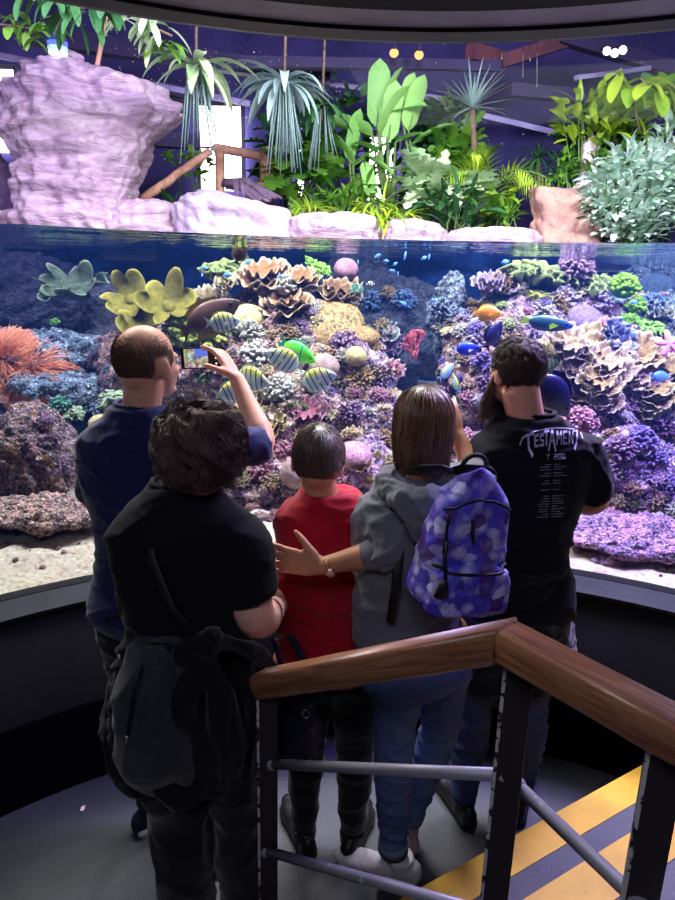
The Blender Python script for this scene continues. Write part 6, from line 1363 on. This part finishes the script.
# ================= curly woman in black
p = Person('woman with short curly dark hair, black shirt and a jacket tied at her waist', -.375, 1.50, 4, 1.66, w=.96, d=1.05, hyaw=0, hpitch=-4, head=P(201, 448, Y=1.49), hs=.93); J = p.J
J['shl'] = P(154, 543, Y=1.49); J['shr'] = P(238, 546, Y=1.49); bx_ = Vector((.035, 0, 0))
for k_ in ('hipl', 'hipr', 'knl', 'knr', 'anl', 'anr'): J[k_] = J[k_]+bx_*(1.2 if k_[0] == 'k' else (1.8 if k_[0] == 'a' else .6))
J['ell'] = P(138, 608, Y=1.54); J['wrl'] = P(150, 640, Y=1.72); J['elr'] = P(256, 622, Y=1.45); J['wrr'] = P(278, 606, Y=1.68)
p.body(SK['pale'], [dict(W=J['wrr'], d=(-.3, .9, .1), n=(-.3, 0, -1), t=(-.8, -.3, 0), s=.9), dict(W=J['wrl'], d=(.5, .8, .05), n=(0, 0, -1), t=(.8, -.3, 0), s=.9)], armbulk=1.3)
sh = MB(); p.torso(sh, .016, .50, .866, wide=.01); p.arm(sh, 'l', .016, .96, 1.15); p.arm(sh, 'r', .020, .70, 1.25)
bsh = build('shirt', fuse(sh, .0075, 4, wrinkle(.006, 5, seed=61)), m_blk, p.root)
build('collar', MB().tube([p.L(math.cos(a)*.070, -.008+math.sin(a)*.064, .869*p.H) for a in np.linspace(0, 2*PI, 24)], .007, 6), m_blk, bsh)
tr = MB(); p.torso(tr, .012, .455, .54); [p.leg(tr, k, .018, 0, 1.9, 1.02, wide=.02) for k in 'lr']; build('trousers', fuse(tr, .009, 3, wrinkle(.007, 6, (1, 1, .7), seed=63)), m_dkt, p.root)
# jacket tied round the waist: band, knot, two sleeves and the hanging back panel
jk = MB(); H_ = p.H
jk.loft([[tuple(p.L(math.cos(a)*(.105*H_+.022+dx_+.012*math.sin(a*5+z*30)), -.012+math.sin(a)*(.08*H_+.022+dx_*.7+.010*math.sin(a*7+z*20)), z)) for a in np.linspace(0, 2*PI, 60, endpoint=False)] for z, dx_ in ((.90, -.014), (.915, -.002), (.89, .01), (.86, .018), (.80, .020), (.76, .020), (.70, .014), (.66, .006), (.64, -.004))])
for pts, r in (([(150, 648, 1.36), (185, 652, 1.31), (215, 640, 1.30), (262, 655, 1.37)], .026), ([(205, 648, 1.31), (188, 690, 1.30), (176, 722, 1.32), (186, 742, 1.34)], .034), ([(200, 650, 1.31), (222, 690, 1.31), (232, 740, 1.33), (230, 800, 1.36)], .036)):
    q_ = [P(a, b, Y=c) for a, b, c in pts]; jk.tube(q_, [r*.8, r, r*1.25, r*.8], 14, flat=.42, round_=True, up=(0, 1, 0))
jk.ell(P(204, 646, Y=1.31), (.036, .026, .03)); build('tied_jacket', fuse(jk, .008, 3, wrinkle(.009, 7, (1.6, 1.6, .6), seed=65)), m_jack, p.root)
j2 = MB(); ks = [(128, 640, 26, 1.37, .05), (125, 680, 34, 1.35, .075), (128, 720, 40, 1.35, .085), (132, 755, 44, 1.37, .085), (140, 778, 36, 1.39, .06), (150, 786, 14, 1.41, .03)]
rg = []
for x, y, hw, Y, dp in ks:
    c = P(x+26, y, Y=Y); s_ = mpp(c); rg.append([tuple(c+Vector((math.cos(a)*hw*s_*(1+.05*math.sin(a*6+y)), math.sin(a)*dp, .006*math.sin(a*4)))) for a in np.linspace(0, 2*PI, 40, endpoint=False)])
j2.loft(rg); hj = build('hanging_coat', fuse(j2, .008, 4, wrinkle(.008, 6, (1, 1, .6), seed=67)), m_jck2, p.root)
sl = MB().tube([P(138, 640, Y=1.42), P(128, 665, Y=1.40), P(122, 720, Y=1.40), P(126, 776, Y=1.42)], [.036, .034, .032, .026], 14, round_=True); build('coat_sleeve', fuse(sl, .008, 3, wrinkle(.008, 9, seed=69)), m_jack, hj)
build('drawstring', MB().tube([P(141, 664, Y=1.29), P(134, 690, Y=1.265), P(127, 735, Y=1.265)], .0035, 6), m_zip, hj); build('drawstring_tip', MB().tube([P(127, 735, Y=1.265), P(126, 745, Y=1.265)], .004, 6), pmat('steel_tip', S(190, 180, 170), bump=0, rough=.3, metal=.8), hj)
build('zip_end', MB().tube([P(119, 655, Y=1.35), P(121, 668, Y=1.35)], .003, 6), pmat('steel_zip', S(170, 165, 160), bump=0, rough=.3, metal=.8), hj)
t = NT('snake_print'); v = t.voro(90, 'DISTANCE_TO_EDGE'); c = t.ramp(v.outputs['Distance'], [(.06, S(24, 22, 22)), (.12, S(190, 180, 165))]); t.bsdf(Base_Color=c, Roughness=.5); m_snake = t.m
J['anl'] = Vector((-.40, 1.50, .09)); shoe(p, 'r', (.1, 1, 0), m_snake, m_soleB, .25); shoe(p, 'l', (-.1, 1, 0), m_snake, m_soleB, .25)
m_ch = hairmat('curly_dark_hair', S(44, 31, 33), S(116, 86, 88), .5)
def curly_mask(d, R_):
    if d.y > .55 and d.z < .5: return False
    if d.y > .4 and d.z < 0: return False
    return d.z > -.55
cap_shell(p, pmat('scalp_dark', S(26, 18, 20), bump=0, rough=1., spec=0.), .005, curly_mask, 'hair')
hair(p, 6400, m_ch, lambda d, R_: (.095+.075*max(-.6, d.z))*R_.uniform(.75, 1.2), .0011, clump=16, cspread=.035, seg=17, mask=curly_mask, crown=(0, -.05, 1), seed=14, lift=.010, puff=.027, thmax=2.1, curl=.013, curlf=90)
# crossbody strap and navy handbag
m_nav = pmat('navy_leather', S(30, 34, 58), S(22, 25, 46), 20, .35, .3, .003)
build('strap', MB().tube([P(143, 512, Y=1.44), P(152, 560, Y=1.355), P(172, 610, Y=1.33), P(200, 645, Y=1.31)], [.011]*4, 8, flat=.25, up=(0, 1, 0)), m_zip, p.root)
hbg = thing('handbag', P(292, 750, Y=1.66), 'navy leather handbag with a round metal emblem hanging right of the curly haired woman', 'handbag')
rg = []
for k, (y, w_, d_) in enumerate(((682, 16, .03), (690, 26, .045), (715, 33, .06), (740, 35, .065), (755, 30, .055), (760, 14, .02))):
    c = P(288, y, Y=1.66); s_ = mpp(c); rg.append([tuple(c+Vector((math.cos(a)*w_*s_, math.sin(a)*d_, 0))) for a in np.linspace(0, 2*PI, 32, endpoint=False)])
build('bag_body', fuse(MB().loft(rg), .007, 3, wrinkle(.005, 9, seed=71)), m_nav, hbg); build('bag_strap', MB().tube([P(284, 686, Y=1.64), P(280, 660, Y=1.60), P(274, 640, Y=1.55)], .008, 8), m_nav, hbg); build('bag_strap', MB().tube([P(300, 686, Y=1.66), P(304, 660, Y=1.66), P(290, 636, Y=1.6)], .012, 8, flat=.4), m_nav, hbg)
c = P(306, 714, Y=1.595); cc_ = MB().tube([c+Vector((math.cos(a)*.010, 0, math.sin(a)*.013)) for a in np.linspace(0, 2*PI, 20)], .0022, 6); build('metal_emblem', cc_, pmat('silver_metal', S(200, 200, 210), bump=0, rough=.2, metal=.9), hbg)
c = P(311, 732, Y=1.60); build('metal_emblem', MB().tube([c+Vector((math.cos(a)*.008, 0, math.sin(a)*.011)) for a in np.linspace(0, 2*PI, 20)], .0018, 6), pmat('dull_metal', S(110, 110, 130), bump=0, rough=.3, metal=.9), hbg)
# ------------------------------------------------------------------ light
def area(name, loc, target, size, power, colr, sy=None, spread=180):
    l = bpy.data.lights.new(name, 'AREA'); l.shape = 'RECTANGLE'; l.size = size; l.size_y = sy or size; l.energy = power; l.color = colr; l.spread = math.radians(spread)
    o = bpy.data.objects.new(name, l); col.objects.link(o); o.location = loc
    o.rotation_euler = (Vector(target)-Vector(loc)).to_track_quat('-Z', 'Y').to_euler(); return o
def spot(name, loc, target, power, colr, ang=70, rad=.06, blend=.6):
    l = bpy.data.lights.new(name, 'SPOT'); l.energy = power; l.color = colr; l.spot_size = math.radians(ang); l.spot_blend = blend; l.shadow_soft_size = rad
    o = bpy.data.objects.new(name, l); col.objects.link(o); o.location = loc
    o.rotation_euler = (Vector(target)-Vector(loc)).to_track_quat('-Z', 'Y').to_euler(); return o
area('tank_lamp', (-1.6, 3.1, 3.45), (-1.7, 3.7, .9), 1.0, 80, (1, .97, .86), .5)
area('tank_lamp', (-.2, 3.3, 3.5), (-.1, 3.8, .9), 1.2, 125, (1, .96, .90), .5)
area('tank_lamp', (1.5, 3.1, 3.45), (1.6, 3.7, .9), 1.2, 120, (.91, .86, 1), .5)
area('tank_lamp', (1.5, 2.6, 2.9), (1.5, 2.9, .8), .6, 62, (.42, .26, 1), .3, 130)
area('plant_lamp', (-2.0, 3.4, 3.9), (-2.2, 5.6, 2.6), .7, 95, (.74, .62, 1), .5)
area('plant_lamp', (.4, 3.6, 4.2), (.4, 5.8, 2.6), .9, 155, (.95, .94, 1), .5)
area('plant_lamp', (2.2, 3.6, 4.2), (2.6, 5.4, 2.6), .9, 175, (.92, .95, 1), .5)
area('room_fill', (-.2, -1.0, 3.55), (0, 1.2, 0), 1.6, 33, (.86, .85, 1), 1.0)  # unseen fill light added behind the camera to brighten the visitors
w = bpy.data.worlds.new('world'); sc.world = w; w.use_nodes = True; w.node_tree.nodes['Background'].inputs[0].default_value = (.05, .05, .12, 1); w.node_tree.nodes['Background'].inputs[1].default_value = .3
sc.view_settings.view_transform = 'Standard'; sc.view_settings.look = 'None'; sc.view_settings.gamma = 1; sc.view_settings.use_curve_mapping = False
sc.view_settings.exposure = 0.3
sc.cycles.use_denoising = True
sc.cycles.max_bounces = 8; sc.cycles.transparent_max_bounces = 16; sc.cycles.caustics_reflective = False; sc.cycles.caustics_refractive = False
sc.cycles.sample_clamp_indirect = 6
